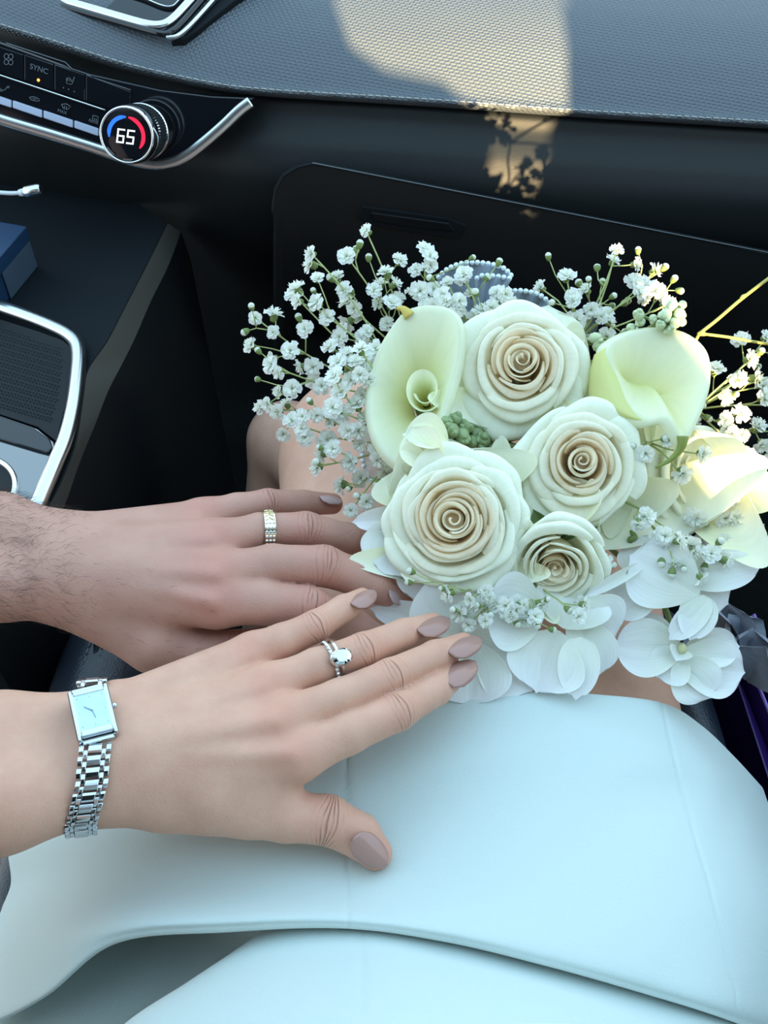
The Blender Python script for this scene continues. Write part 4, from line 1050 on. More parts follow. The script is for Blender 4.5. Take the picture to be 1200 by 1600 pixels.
# ---------------------------------------------------------------- roses
def toward(px, py, d, tilt_right=0., tilt_up=0.):
    c = PD(px, py, d); a = unit(CAMP - c); return c, unit(a + V3(1, 0, 0) * tilt_right + UPV * tilt_up)
pxm = lambda px, d: px / FPX * d
c, a = toward(815, 578, .535, -.05, .12)
rose(c, a, pxm(108, .535), 'large cream rose at the top of the bouquet between two calla lilies', 3, ROSE_OPEN, .4, heart=(.08, .14), core=.24,
     guard=[(PD(835, 600, .560), PD(858, 474, .556), .045, CAMP - c, .1, .15), (PD(780, 620, .56), PD(760, 495, .557), .06, CAMP - c, .1, .12), (PD(860, 590, .56), PD(928, 585, .556), .058, CAMP - c, .1, .10), (PD(790, 590, .55), PD(720, 570, .560), .06, CAMP - c, .15, .15), (PD(800, 610, .55), PD(790, 683, .545), .085, CAMP - c, .25, -.1)])
c, a = toward(908, 728, .515, .06, .02)
rose(c, a, pxm(100, .515), 'cream rose right of centre below the large top rose', 11, ROSE_OPEN, 1.3, heart=(.10, .02), core=.22,
     guard=[(PD(880, 740, .535), PD(812, 690, .53), .055, CAMP - c, .15, .12), (PD(930, 760, .535), PD(985, 842, .537), .07, CAMP - c, .2, .1), (PD(940, 720, .54), PD(1012, 740, .535), .075, CAMP - c, .15, .12)])
c, a = toward(710, 812, .505, -.06, .04)
rose(c, a, pxm(110, .505), 'fully open cream rose lowest left in the bouquet above the fingers', 21, ROSE_FULL, 2.2, core=.28,
     guard=[(PD(690, 800, .525), PD(602, 800, .522), .07, CAMP - c, .2, .1), (PD(720, 800, .53), PD(700, 702, .524), .085, CAMP - c, .15, .12), (PD(740, 790, .53), PD(690, 690, .515), .022, CAMP - c, .3, .3), (PD(705, 850, .525), PD(700, 922, .519), .10, CAMP - c, .15, .05)])
c, a = toward(868, 878, .510, .02, -.62)
rose(c, a, pxm(80, .505), 'smaller half open cream rose low in the bouquet facing the lap', 31, ROSE_HALF, .9, core=.30,
     guard=[(PD(850, 850, .525), PD(838, 738, .522), .062, CAMP - c, .2, .15), (PD(880, 860, .525), PD(935, 870, .518), .075, CAMP - c, .2, .1), (PD(850, 880, .523), PD(795, 900, .512), .06, CAMP - c, .2, .1)])
c, a = toward(1082, 748, .545, .75, .10)
rose(c, a, pxm(82, .545), 'cream rose at the right edge with sunlit yellow outer petals', 41, ROSE_HALF, .2, tall=1.1,
     guard=[(PD(1040, 790, .545), PD(1022, 668, .538), .085, CAMP - c + V3(0, 0, .1), .22, .06), (PD(1055, 800, .540), PD(1150, 735, .528), .10, CAMP - c + V3(-.1, 0, .1), .24, .05), (PD(1030, 740, .540), PD(1075, 838, .527), .10, CAMP - c, .22, .08), (PD(1060, 800, .545), PD(1108, 682, .536), .09, CAMP - c, .2, .05)])

# single loose petal between the roses
# ---------------------------------------------------------------- calla lilies
def calla(label, rim, throat, tip_dir_up, stem_pt, spadix, m=None, inner=None, curlback=.004):
    """spathe: closed sheet from a narrow throat ring out to the rim curve (both given as 3D loops of equal length)"""
    t = thing('calla_lily', throat.mean(0), label, 'calla lily', 'flowers of the bridal bouquet')
    n = len(rim); nv = 22; P = np.zeros((n, nv, 3)); c0 = throat.mean(0); c1 = rim.mean(0); ax = unit(c1 - c0)
    for j in range(nv):
        v = j / (nv - 1.0)
        s = v ** 1.5
        radial = throat + (rim - throat) * s
        # trumpet: rise along the axis early, spread late
        along = np.dot(rim - throat, ax)[:, None] * ax
        lat = (rim - throat) - along
        P[:, j] = throat + along * (v ** .62) + lat * s
    out = unit_rows(rim - c1)
    # rolled lip
    for j, (g, dn) in enumerate([(.35, .25), (.8, .9), (.75, 1.6)]):
        extra = rim + out * curlback * g - ax * curlback * dn
        P = np.concatenate([P, extra[:, None]], 1)
    uvs = np.stack(np.meshgrid(np.linspace(0, 1, n), np.linspace(0, 1, P.shape[1]), indexing='ij'), -1)
    sheet_mesh('spathe', P, m or M['calla'], t, uvs)
    tube('stem', cat_rom([c0 + ax * .004, c0 - ax * .02, stem_pt, BIND, BIND + V3(.005, .05, -.012)], 20), [.0045] * 20, M['stem'], t, 10)
    if spadix:
        a, b = spadix; v_, f_ = tube_geo(cat_rom([a, a * .5 + b * .5, b], 12), [.0032] * 9 + [.0030, .0024, .001], 10); mesh('spadix', v_, f_, M['spadix'], t)
    return t
def unit_rows(A): return A / (np.linalg.norm(A, axis=1, keepdims=True) + 1e-12)
M['spadix'] = mat('yellow spadix', (.75, .60, .10), .6, bump=('voronoi', 1500, .6, .0004))
def loop3(pts, n=72):
    P = np.array([PD(*p) for p in pts]); P = np.concatenate([P[-2:], P, P[:3]]); Q = cat_rom(P, (len(P) - 1) * 14 + 1)
    a, b = 2 * 14, (len(P) - 3) * 14; Q = Q[a:b + 1]
    s = np.concatenate([[0], np.cumsum(np.linalg.norm(np.diff(Q, axis=0), axis=1))]); t = np.linspace(0, s[-1], n)
    return np.stack([np.interp(t, s, Q[:, i]) for i in range(3)], 1)
# left lily: mouth facing the viewer, long and slanting, tip at upper left
rimL = loop3([(634, 488, .545), (668, 480, .540), (702, 487, .537), (718, 512, .533), (715, 560, .531), (702, 606, .528), (690, 648, .526), (678, 690, .520), (668, 716, .516), (640, 726, .516), (606, 712, .520), (582, 672, .526), (577, 622, .533), (590, 560, .539), (610, 518, .543)])
cth = PD(662, 640, .560)
thr = np.array([cth + V3(1, 0, 0) * math.cos(a_) * .005 * 1 + UPV * math.sin(a_) * .008 for a_ in np.linspace(0, 2 * math.pi, 72) * -1 + math.radians(110)])
cl = calla('long pale calla lily left of the top rose, mouth facing up', rimL, thr, None, PD(690, 640, .60), None)
# its rolled inner flap: the overlapping edge seen inside the mouth
def scroll(pts_in, depth_dir, turns, r0, name, parent, h, m):
    c_, R0, R1, a0, a1 = pts_in; A = np.linspace(a0, a1, 40); P = np.zeros((40, 14, 3))
    for j in range(14):
        v = j / 13.0; rr = (R0 + (R1 - R0) * np.linspace(0, 1, 40)) * (.06 + .94 * v ** .6)
        lip = .0012 * max(0, v - .85) / .15
        P[:, j] = c_ + depth_dir * h * (1 - v) ** 1.0 + (np.cos(A) * (rr + lip))[:, None] * V3(1, 0, 0) + (np.sin(A) * (rr * 1.25 + lip))[:, None] * UPV
    return sheet_mesh(name, P, m, parent)
scroll((PD(662, 607, .5285), .0045, .0092, math.radians(200), math.radians(200 + 480)), unit(V3(0.05, .35, -.6)), 1, 0, 'rolled_flap', cl, .030, M['calla'])
scroll((PD(657, 690, .517), .002, .0082, math.radians(60), math.radians(60 - 420)), unit(V3(0.1, .45, -.6)), 1, 0, 'rolled_flap', cl, .022, M['calla'])
free_petal('folded_edge', PD(700, 690, .520), PD(636, 672, .512), .020, CAMP - PD(680, 680, .51) + V3(0, .2, .1), .4, .35, M['rose_out'], cl)
free_petal('folded_edge', PD(688, 735, .515), PD(640, 668, .513), .022, CAMP - PD(680, 680, .51) + V3(-.2, 0, .1), .3, .1, M['rose_out'], cl)
tube('spathe_tip', cat_rom([PD(640, 494, .545), PD(634, 487, .545), PD(628, 482, .546), PD(620, 482, .547)], 10), np.linspace(.0034, .0008, 10), mat('yellow green tip', (.55, .42, .08), .5), cl)
# right lily: trumpet lying to the right, mouth down and to the left, pointed tip hanging
rimR = loop3([(952, 545, .524), (965, 590, .520), (985, 636, .514), (1012, 655, .510), (1040, 650, .507), (1056, 668, .506), (1066, 692, .508), (1080, 672, .508), (1098, 630, .512), (1108, 588, .519), (1102, 548, .527), (1072, 522, .535), (1030, 514, .537), (985, 522, .533)])
cth = PD(972, 622, .548)
thr = np.array([cth + V3(1, 0, 0) * math.cos(a_) * .006 + UPV * math.sin(a_) * .007 for a_ in -np.linspace(0, 2 * math.pi, 72) + math.radians(150)])
cr_ = calla('wide white calla lily right of the top rose with hanging green tip', rimR, thr, None, PD(930, 640, .585), None)
# back of its trumpet, wrapping left of the mouth
def wrap():
    A = loop3([(952, 545, .524), (965, 590, .520), (985, 636, .514), (1012, 655, .510), (1012, 655, .512)], 30) if False else np.array([PD(*p) for p in [(950, 540, .526), (955, 560, .5235), (965, 590, .520), (975, 615, .517), (985, 636, .514), (1000, 648, .512), (1015, 656, .510)]])
    B = np.array([PD(*p) for p in [(928, 556, .536), (922, 580, .533), (920, 605, .532), (922, 625, .531), (930, 640, .530), (948, 652, .529), (985, 662, .528)]])
    mid = (A + B) / 2 + (CAMP - A) * .012; C_ = B + V3(.012, .02, -.022)
    return loft('spathe_back', [list(cat_rom(r, 12)) for r in (A, mid, B, C_)], 26, 30, M['calla'], cr_)
w_ = wrap()
M['tipgreen'] = mat('green spathe tip', (.22, .26, .05), .5)
tube('spathe_tip', cat_rom([PD(1067, 682, .506), PD(1066, 694, .506), PD(1060, 706, .507), PD(1045, 720, .508), PD(1024, 731, .509)], 14), np.linspace(.0030, .0006, 14), M['tipgreen'], cr_)
mb = MB(); rg = np.random.RandomState(3)
for i in range(70):
    p = PD(975 + rg.randn() * 7, 580 + rg.randn() * 8, .5405 - .0); r_ = rg.uniform(.0003, .0006)
    mb.tube([p, p + unit(CAMP - p) * r_ * 2], [r_, r_ * .5], 5)
o = mb.build('pollen_flecks', M['spadix'], cr_); o['kind'] = 'stuff'

# ---------------------------------------------------------------- orchids
def orchid(label, ctr, petals, stem_pts=None, lip=True, core=True):
    t = thing('orchid', ctr, label, 'orchid', 'flowers of the bridal bouquet'); ctr = np.asarray(ctr)
    for k, p in enumerate(petals):
        (tx, ty, td), wpx = p[0], p[1]; kw = dict(p[2]) if len(p) > 2 else {}
        b = np.asarray(kw.pop('base', ctr + (PD(tx, ty, td) - ctr) * .04)); tilt = kw.pop('up', V3(0, 0, 0))
        free_petal('petal', b, PD(tx, ty, td), pxm(wpx, td), unit(CAMP - ctr) + tilt, kw.pop('cup', .12), kw.pop('curl', .12), M['orchid'], t, 19, 21, kw.pop('broad', .60), kw.pop('ruf', .012), seed=k, **kw)
    n = unit(CAMP - ctr)
    if lip:
        free_petal('lip', ctr + n * .001, ctr + n * .004 + lip[0], lip[1], n, .5, .15, M['orchid'], t, 11, 11, .7)
        v_, f_ = tube_geo([ctr - n * .001, ctr + n * .003, ctr + n * .006 + UPV * .002], [.0022, .0026, .0014], 10); mesh('column', v_, f_, M['column'], t)
    if stem_pts is not None: tube('stem', cat_rom([np.asarray(s) for s in stem_pts], 14), .0016, M['stem'], t)
    return t
M['column'] = mat('cream column', (.62, .60, .34), .5)
orchid('white orchid bloom resting lowest at the right, above the dress hem', PD(1066, 1014, .5135), [
    ((958, 1010, .512), 92, dict(cup=.15, curl=.05, broad=.55)), ((1168, 1052, .506), 96, dict(base=PD(1050, 1030, .512), cup=.12, curl=.18, broad=.62, ruf=.03)), ((1112, 1092, .506), 84, dict(base=PD(1056, 1028, .511), broad=.6, ruf=.03)),
    ((1158, 1010, .509), 62, dict(cup=.18, curl=.15, broad=.58)), ((985, 968, .517), 56, dict(cup=.1)), ((1026, 1058, .510), 70, dict(base=PD(1070, 1022, .512), broad=.55))], [PD(1060, 1010, .516), PD(1050, 980, .53), PD(1000, 900, .545), BIND], (PD(1056, 1032, .511) - PD(1066, 1014, .5135), .012))
orchid('white orchid bloom spreading at the right below the sunlit rose', PD(1050, 900, .515), [
    ((1192, 884, .505), 66, dict(cup=.10, curl=.12, broad=.52)), ((1172, 872, .518), 60, dict(broad=.6)), ((1078, 1000, .503), 60, dict(base=PD(1100, 930, .508), broad=.45)), ((985, 868, .508), 120, dict(base=PD(1092, 930, .507), cup=.06, curl=.10, broad=.62)),
    ((945, 952, .515), 78, dict(base=PD(1040, 900, .512), broad=.6)), ((912, 934, .507), 20, dict(base=PD(1005, 882, .512), cup=.5, broad=.45)), ((1000, 835, .530), 96, dict(base=PD(1030, 905, .52), broad=.6)), ((1046, 1000, .505), 44, dict(base=PD(1110, 935, .506), broad=.5)), ((1140, 945, .512), 80, dict(base=PD(1060, 905, .516), broad=.6))],
    [PD(985, 845, .53), PD(970, 820, .54), BIND], None, False)
orchid('white orchid bloom low in the middle of the bouquet over the bare knee', PD(880, 985, .503), [
    ((758, 950, .502), 125, dict(base=PD(850, 962, .507), broad=.6)), ((905, 915, .514), 120, dict(broad=.55)), ((962, 1002, .507), 120, dict(base=PD(890, 950, .508), broad=.6)), ((900, 1094, .493), 66, dict(base=PD(908, 995, .500), broad=.45, cup=.1)), ((838, 1082, .497), 125, dict(base=PD(872, 985, .505), broad=.6)),
    ((935, 1058, .504), 90, dict(base=PD(905, 965, .508), broad=.6))], [PD(935, 950, .51), PD(955, 925, .525), BIND], None, False)
orchid('white orchid bloom under the mauve fingertips', PD(735, 985, .5150), [
    ((676, 903, .506), 128, dict(base=PD(725, 990, .5165), broad=.6)), ((576, 950, .5215), 50, dict(base=PD(705, 978, .5185), broad=.42, cup=.2)), ((735, 1106, .5005), 130, dict(base=PD(735, 1000, .513), broad=.6, curl=.03)), ((815, 975, .508), 120, dict(base=PD(730, 985, .5160), broad=.6)), ((832, 1080, .5010), 105, dict(base=PD(752, 1000, .5135), broad=.6, curl=.05)), ((690, 1088, .5075), 100, dict(base=PD(722, 1005, .5165), broad=.65))],
    [PD(740, 980, .521), PD(770, 930, .535), BIND], None, False)
orchid('white orchid bloom tucked under the lowest left rose beside the groom fingers', PD(652, 835, .521), [
    ((550, 816, .519), 40, dict(base=PD(640, 808, .523), broad=.42, cup=.2)), ((600, 898, .5145), 112, dict(base=PD(640, 812, .522), broad=.62, cup=.04, curl=.04)), ((648, 938, .516), 70, dict(base=PD(660, 840, .522), broad=.6)), ((565, 862, .517), 80, dict(base=PD(650, 845, .523), broad=.6)), ((690, 900, .527), 80, {})],
    [PD(655, 830, .524), PD(700, 780, .54), BIND], None, False)
lp = thing('loose_petal', PD(790, 716, .53), 'small pale petal bud wedged between the three big roses', 'petal', 'flowers of the bridal bouquet')
free_petal('petal', PD(795, 748, .534), PD(782, 680, .525), .0135, CAMP - PD(790, 716, .53) + V3(-.3, 0, 0), .25, .1, M['rose_guard'], lp, broad=.5)
free_petal('petal', PD(795, 748, .534), PD(806, 700, .526), .011, CAMP - PD(790, 716, .53) + V3(.4, 0, 0), .25, .1, M['rose_guard'], lp, broad=.5)
tube('stem', cat_rom([PD(795, 746, .534), PD(796, 740, .56), BIND], 8), .0014, M['stem'], lp)

# ---------------------------------------------------------------- green bud clusters
def bud_geo(p, ax, r, ln, n=9):
    return revolve([(-ln * .5, r * .35), (-ln * .3, r * .85), (0, r), (ln * .25, r * .8), (ln * .45, r * .35), (ln * .52, r * .05)], p, ax, n)
def bud_cluster(label, buds, m, root, seed):
    t = thing('green_bud_sprig', root, label, 'bud sprig', 'green bud sprigs in the bouquet'); rg = np.random.RandomState(seed); hub = np.mean([PD(*b[:3]) for b in buds], axis=0) + (root - np.mean([PD(*b[:3]) for b in buds], axis=0)) * .25
    mbs = MB()
    for (x, y, d, rp) in buds:
        p = PD(x, y, d); ax = unit(unit(CAMP - p) + .6 * rg.randn(3)); r = pxm(rp, d)
        v_, f_ = bud_geo(p, ax, r, r * 2.3, 12); bo = mesh('bud', v_, f_, m, t)
        for k in range(3):                                                     # overlapping scales
            s = unit(np.cross(ax, rg.randn(3))); q = p + s * r * .55
            v_, f_ = bud_geo(q + ax * r * (.2 + .1 * k), unit(ax + s * .25), r * .62, r * 1.9, 9); mesh('scale', v_, f_, m, bo)
        mbs.tube([p - ax * r, (p + hub) / 2 - unit(CAMP - p) * .002, hub], .0009, 5)
    mbs.tube(cat_rom([hub, root, BIND], 8), .0016, 6); mbs.build('stem', M['stem'], t); return t
bud_cluster('dark green bud cluster between the left lily and the roses', [(690, 662, .530, 13), (706, 672, .527, 12), (722, 680, .529, 12), (712, 655, .533, 11), (728, 668, .534, 11), (702, 688, .533, 11), (736, 690, .538, 11), (754, 688, .541, 13), (744, 676, .543, 12), (768, 705, .543, 10)], M['bud_green'], PD(760, 680, .575), 1)
bud_cluster('pale green bud cluster above the right calla lily', [(1050, 478, .535, 9), (1062, 490, .533, 9), (1040, 492, .532, 10), (1055, 505, .531, 9), (1066, 476, .537, 7), (1032, 508, .533, 8), (1048, 515, .533, 8), (998, 492, .537, 9), (1066, 503, .535, 7), (1020, 498, .540, 7)], M['bud_pale'], PD(990, 530, .565), 2)
bud_cluster('single pale green buds beside the right calla lily stem', [(930, 528, .540, 9), (934, 540, .541, 8), (1000, 503, .541, 8), (985, 512, .542, 7)], M['bud_pale'], PD(935, 560, .565), 3)
# ---------------------------------------------------------------- baby's breath
def floret_proto(seed):
    """frilly double flower about 1 unit across on a small green cup"""
    rg = np.random.RandomState(seed); mb = MB()
    for layer, (n, r, lift) in enumerate([(6, .50, .05), (6, .40, .20), (5, .28, .34)]):
        for k in range(n):
            a = 2 * math.pi * (k + .5 * layer) / n + rg.uniform(-.2, .2); rr = r * rg.uniform(.85, 1.12); w = rr * rg.uniform(.42, .55); up = lift + rg.uniform(-.06, .06); tw = rg.uniform(-.15, .15)
            d = V3(math.cos(a), math.sin(a), 0); l_ = V3(-math.sin(a), math.cos(a), 0); z = V3(0, 0, 1); v = []
            for (s, ww, h) in [(.12, .25, .0), (.55, .85, .55), (1.0, 1.0, .8)]:
                for q in (-1, 0, 1):
                    fr = rg.uniform(-.06, .06) if s == 1.0 else 0
                    v.append(d * rr * (s + fr - .12 * abs(q) * (s == 1.0)) + l_ * w * ww * q * .8 + z * (up * h + .06 * (1 - abs(q)) * (-1) + tw * q * s * .4 + fr))
            mb.add(v, [(0, 1, 4, 3), (1, 2, 5, 4), (3, 4, 7, 6), (4, 5, 8, 7)])
    v_, f_ = revolve([(-.42, .04), (-.36, .16), (-.12, .20), (.02, .15)], V3(0, 0, 0), V3(0, 0, 1.), 7); mb.add(v_, f_, 1)
    o = mb.build('floret', [M['floret'], M['calyx']]); me = o.data; bpy.data.objects.remove(o)
    uvl = me.uv_layers.new(name='UVMap'); idx = np.empty(len(me.loops), np.int32); me.loops.foreach_get('vertex_index', idx)
    co = np.empty(len(me.vertices) * 3, np.float32); me.vertices.foreach_get('co', co); co = co.reshape(-1, 3); uvl.data.foreach_set('uv', np.stack([co[:, 0], np.clip(np.linalg.norm(co[:, :2], axis=1) * 2, 0, 1)], 1)[idx].astype(np.float32).ravel())
    return me
def bud_proto():
    mb = MB(); v_, f_ = revolve([(-.1, .2), (.15, .42), (.4, .42), (.6, .25), (.68, .02)], V3(0, 0, 0), V3(0, 0, 1.), 8); mb.add(v_, f_, 0)
    v_, f_ = revolve([(-.5, .06), (-.4, .22), (-.1, .38), (.18, .44), (.25, .40)], V3(0, 0, 0), V3(0, 0, 1.), 8); mb.add(v_, f_, 1)
    o = mb.build('closed_bud', [M['floret'], M['calyx']]); me = o.data; bpy.data.objects.remove(o); return me
FLO = [floret_proto(s) for s in range(5)]; BUD = bud_proto()
def place(name, me, p, ax, size, parent, spin):
    o = bpy.data.objects.new(name, me); COL.objects.link(o); q = Vector(unit(ax)).to_track_quat('Z', 'Y') @ Quaternion((0, 0, 1), spin)
    o.matrix_world = Matrix.Translation(Vector(p)) @ q.to_matrix().to_4x4() @ Matrix.Scale(size, 4)
    mw = o.matrix_world.copy(); o.parent = parent; o.matrix_parent_inverse = parent.matrix_basis.inverted(); o.matrix_basis = mw; return o
def crop(c, ox, oy, s): return [(ox + x / s, oy + y / s) for x, y in c]

def spray(label, root, flo, buds, d0, seed, mains=5, jit=.014, size=.0104, face=None, grow=None, dfun=None):
    rg = np.random.RandomState(seed); root = np.asarray(root)
    t = thing("babys_breath_spray", root, label, "baby's breath", "baby's breath sprays in the bouquet")
    T = []
    for (x, y) in flo: T.append((PD(x, y, (dfun(x, y) if dfun else d0) + rg.uniform(-jit, jit)), 'f'))
    for (x, y) in buds: T.append((PD(x, y, (dfun(x, y) if dfun else d0) + rg.uniform(-jit, jit)), 'b'))
    pos = np.array([p for p, _ in T]); dist = np.linalg.norm(pos - root, axis=1); order = np.argsort(dist)
    nodes = [root]; plen = [0.]; segs = []
    def nearest(p):
        nd = np.array(nodes); pl = np.array(plen); e = np.linalg.norm(nd - p, axis=1); back = np.linalg.norm(nd - root, axis=1) > np.linalg.norm(p - root) * .93
        c = e + .55 * pl + back * .05 - 0; return int(np.argmin(c))
    far = list(order[::-1]); used = set(); picked = []
    for i in far:                                                   # main stems reach well separated outer flowers
        if len(picked) >= mains: break
        if T[i][1] == 'f' and all(np.dot(unit(pos[i] - root), unit(pos[j] - root)) < .965 for j in picked): picked.append(i)
    def link(i, start, sl, r0):
        p = pos[i]; a = nodes[start]; L = np.linalg.norm(p - a); side = rg.randn(3) * L * .05; k = max(2, int(L / .011)); prev = start; path = [a]
        for q in range(1, k + 1):
            s = q / k; b = a + (p - a) * s + side * math.sin(math.pi * s) + unit(CAMP - a) * .0 - V3(0, 0, 0); path.append(b)
            if q < k: nodes.append(b); plen.append(plen[prev] + L / k); prev = len(nodes) - 1
        segs.append((path, r0)); return unit(path[-1] - path[-2])
    dirs = {}
    for i in picked: dirs[i] = link(i, 0, 0, .00060)
    for i in order:
        if i in dirs: continue
        dirs[i] = link(i, nearest(pos[i]), 0, .00040)
    mb = MB()
    for path, r in segs: mb.tube(path, np.linspace(r, r * .7, len(path)), 5)
    for k in range(1, len(nodes), 3): pass
    back = cat_rom([root, root * .5 + BIND * .5, BIND], 6); mb.tube(back, .0008, 5)
    mb.build('stems', M['stem_thin'], t)
    for i, (p, k) in enumerate(T):
        ax = unit(dirs[i] + (unit(CAMP - p) * .75 if face is None else np.asarray(face)) + .35 * rg.randn(3))
        if k == 'f':
            place('floret', FLO[rg.randint(5)], p, ax, size * rg.uniform(.82, 1.18), t, rg.uniform(0, 6))
        else: place('closed_bud', BUD, p, unit(dirs[i] + .15 * rg.randn(3)), size * rg.uniform(.36, .5), t, 0)
    return t
A = dict(ox=380, oy=320, s=2.857); B = dict(ox=780, oy=320, s=2.857); Cc = dict(ox=560, oy=680, s=3.0); Dd = dict(ox=840, oy=820, s=3.333)
far_left = crop([(300, 215), (296, 262), (330, 325), (235, 370), (240, 430), (325, 435), (375, 500), (275, 555), (55, 505), (140, 485), (135, 570), (30, 625), (210, 650), (130, 690), (155, 750), (255, 725), (312, 725), (155, 835), (218, 820), (350, 810), (310, 785), (70, 905), (105, 890), (150, 925), (190, 885), (178, 1025), (385, 630), (460, 665), (120, 715), (225, 400)], **A)
far_left_b = crop([(38, 458), (12, 565), (68, 780), (250, 508), (315, 388), (70, 655)], **A)
spray("baby's breath spray fanning out at the far left over the dark footwell", PD(625, 620, .575), far_left, far_left_b, .565, 1, 7)
upper_left = crop([(548, 115), (462, 230), (418, 318), (700, 245), (812, 195), (770, 290), (835, 270), (610, 350), (680, 350), (635, 295), (750, 385), (600, 440), (665, 435), (495, 465), (450, 380), (460, 430), (510, 500), (440, 560), (465, 530), (550, 565), (640, 530), (790, 385), (850, 375), (430, 590), (530, 590), (690, 420), (585, 380), (835, 225)], **A)
upper_left_b = crop([(520, 180), (505, 203), (485, 390), (600, 620), (560, 240), (395, 330), (1020, 238)], **A)
spray("baby's breath spray at the upper left with one tall single stem", PD(640, 560, .585), upper_left, upper_left_b, .575, 2, 6)
low_left = crop([(275, 1035), (215, 960), (265, 945), (325, 1170), (440, 1240), (525, 1220), (550, 1325), (480, 1365), (520, 640), (500, 700), (405, 765), (555, 740), (480, 780), (435, 830), (530, 850), (355, 935), (400, 905), (390, 970), (470, 1010), (520, 1070), (400, 1090), (375, 1050), (475, 1150), (600, 1140), (540, 680), (580, 710), (330, 940), (560, 780), (500, 890), (440, 930), (610, 1280), (640, 1200), (680, 1190), (430, 1260), (260, 1000), (520, 760), (350, 1110), (590, 640), (455, 1000), (515, 1010), (545, 950), (420, 700), (600, 1090), (640, 1150), (690, 1230), (470, 720)], **A)
low_left_b = crop([(475, 1265), (345, 1085), (600, 1240), (300, 880), (330, 1150), (510, 1300)], **A)
spray("baby's breath spray hanging low at the left over the bare knee", PD(640, 690, .560), low_left, low_left_b, .545, 3, 7)
topmid = crop([(910, 345), (985, 310), (1015, 395), (1140, 430), (1030, 510), (1170, 400), (860, 430), (900, 430), (960, 470), (850, 460), (940, 440), (1110, 460), (1170, 440), (980, 330), (890, 400), (815, 450), (930, 500), (1060, 470), (965, 430), (1190, 430), (1130, 390), (880, 470)], **A)
spray("baby's breath spray over the tulle ribbon above the top rose", PD(745, 520, .570), topmid, crop([(1140, 260), (1085, 330), (840, 330), (1040, 395)], **A), .560, 4, 5, .008)
topright = crop([(525, 200), (510, 245), (615, 265), (700, 290), (620, 355), (650, 410), (730, 400), (745, 450), (385, 375), (300, 315), (330, 430), (440, 460), (480, 490), (345, 515), (500, 530), (560, 590), (480, 590), (600, 590), (415, 600), (600, 340), (640, 350), (700, 380), (760, 440), (410, 470), (455, 500), (330, 410), (630, 390), (580, 605), (180, 368), (10, 440), (40, 450)], **B)
topright_b = crop([(220, 235), (437, 285), (460, 348), (400, 337), (620, 208), (778, 335), (802, 383), (735, 283), (570, 430), (505, 410), (275, 500), (555, 440), (90, 458), (240, 438), (360, 355), (500, 450)], **B)
spray("baby's breath spray rising at the upper right behind the top rose", PD(905, 530, .580), topright, topright_b, .575, 5, 8)
right = crop([(1080, 600), (1125, 690), (965, 730), (1085, 770), (1060, 785), (1150, 775), (1015, 860), (1080, 930), (1010, 960), (1160, 975), (1020, 1010), (1060, 780), (1090, 1030), (1175, 1075), (1030, 1095), (1190, 1140), (1195, 590), (1190, 860), (770, 960), (870, 975), (850, 1020), (1185, 810), (1240, 660), (1260, 900), (1230, 1010), (1150, 990), (1040, 1020), (760, 930)], **B)
right_b = crop([(1050, 845), (1165, 660), (930, 950), (1150, 720), (1220, 760), (905, 900)], **B)
spray("baby's breath spray at the far right catching low sun", PD(1085, 640, .560), right, right_b, .552, 6, 7, .010)
lowright = crop([(1085, 1130), (1060, 1190), (1065, 1220), (1040, 1285), (1005, 1380), (960, 1455), (1050, 1490), (1000, 1500), (945, 1545), (870, 1550), (1150, 1440), (920, 1380), (860, 1390), (1030, 1550), (880, 1400), (985, 1360), (1040, 1310), (1070, 1250), (1030, 1230), (1110, 1120), (990, 1400), (940, 1420), (1010, 1400), (900, 1500), (1090, 1540), (1060, 1400), (985, 1440), (1020, 1330)], **B)
lowright_b = crop([(1115, 1480), (1120, 1555), (985, 1505), (1075, 1520), (925, 1425), (1060, 1490)], **B)
spray("sunlit baby's breath spray low at the right above the orchids", PD(1085, 800, .548), lowright, lowright_b, .530, 7, 6, .010)
over = crop([(740, 1480), (640, 1410), (660, 1390), (620, 1430)], **B) + crop([(665, 60), (745, 85), (820, 150), (905, 150), (720, 205), (850, 280), (985, 190), (690, 100), (800, 110), (640, 60)], **Dd)
spray("small baby's breath spray lying across the right orchid", PD(1000, 795, .528), over, crop([(645, 190), (700, 245), (760, 225), (870, 215), (945, 90)], **Dd), .507, 8, 4, .005, face=V3(.1, -.2, .4))
spray("thin baby's breath sprig across the sunlit right rose", PD(1010, 690, .535), crop([(655, 1110), (820, 1205), (915, 1115), (760, 1050)], **B), crop([(600, 1075), (735, 1045)], **B), .515, 9, 3, .004)
bottom = crop([(415, 745), (520, 770), (595, 740), (645, 795), (770, 805), (740, 820), (595, 870), (515, 890), (830, 850), (715, 850), (780, 870), (500, 820), (1035, 850), (1065, 795), (800, 845), (540, 800), (470, 840), (690, 800), (860, 800), (745, 790), (610, 760)], **Cc)
bottom_b = crop([(450, 820), (835, 885), (905, 910), (560, 800), (680, 845), (980, 815), (615, 840), (690, 770), (395, 720), (880, 770), (740, 880), (240, 690), (250, 640)], **Cc)
spray("baby's breath spray under the lowest roses above the fingertips", PD(810, 900, .522), bottom, bottom_b, .498, 10, 6, .004, size=.0092, face=V3(0, -.25, .3))
spray("small baby's breath sprig beside the bare knee right of the low rose", PD(925, 890, .528), crop([(345, 195), (240, 405), (215, 480), (330, 215)], **Dd), crop([(390, 210), (155, 440), (75, 545), (195, 470)], **Dd), .512, 11, 3, .004, size=.0085)
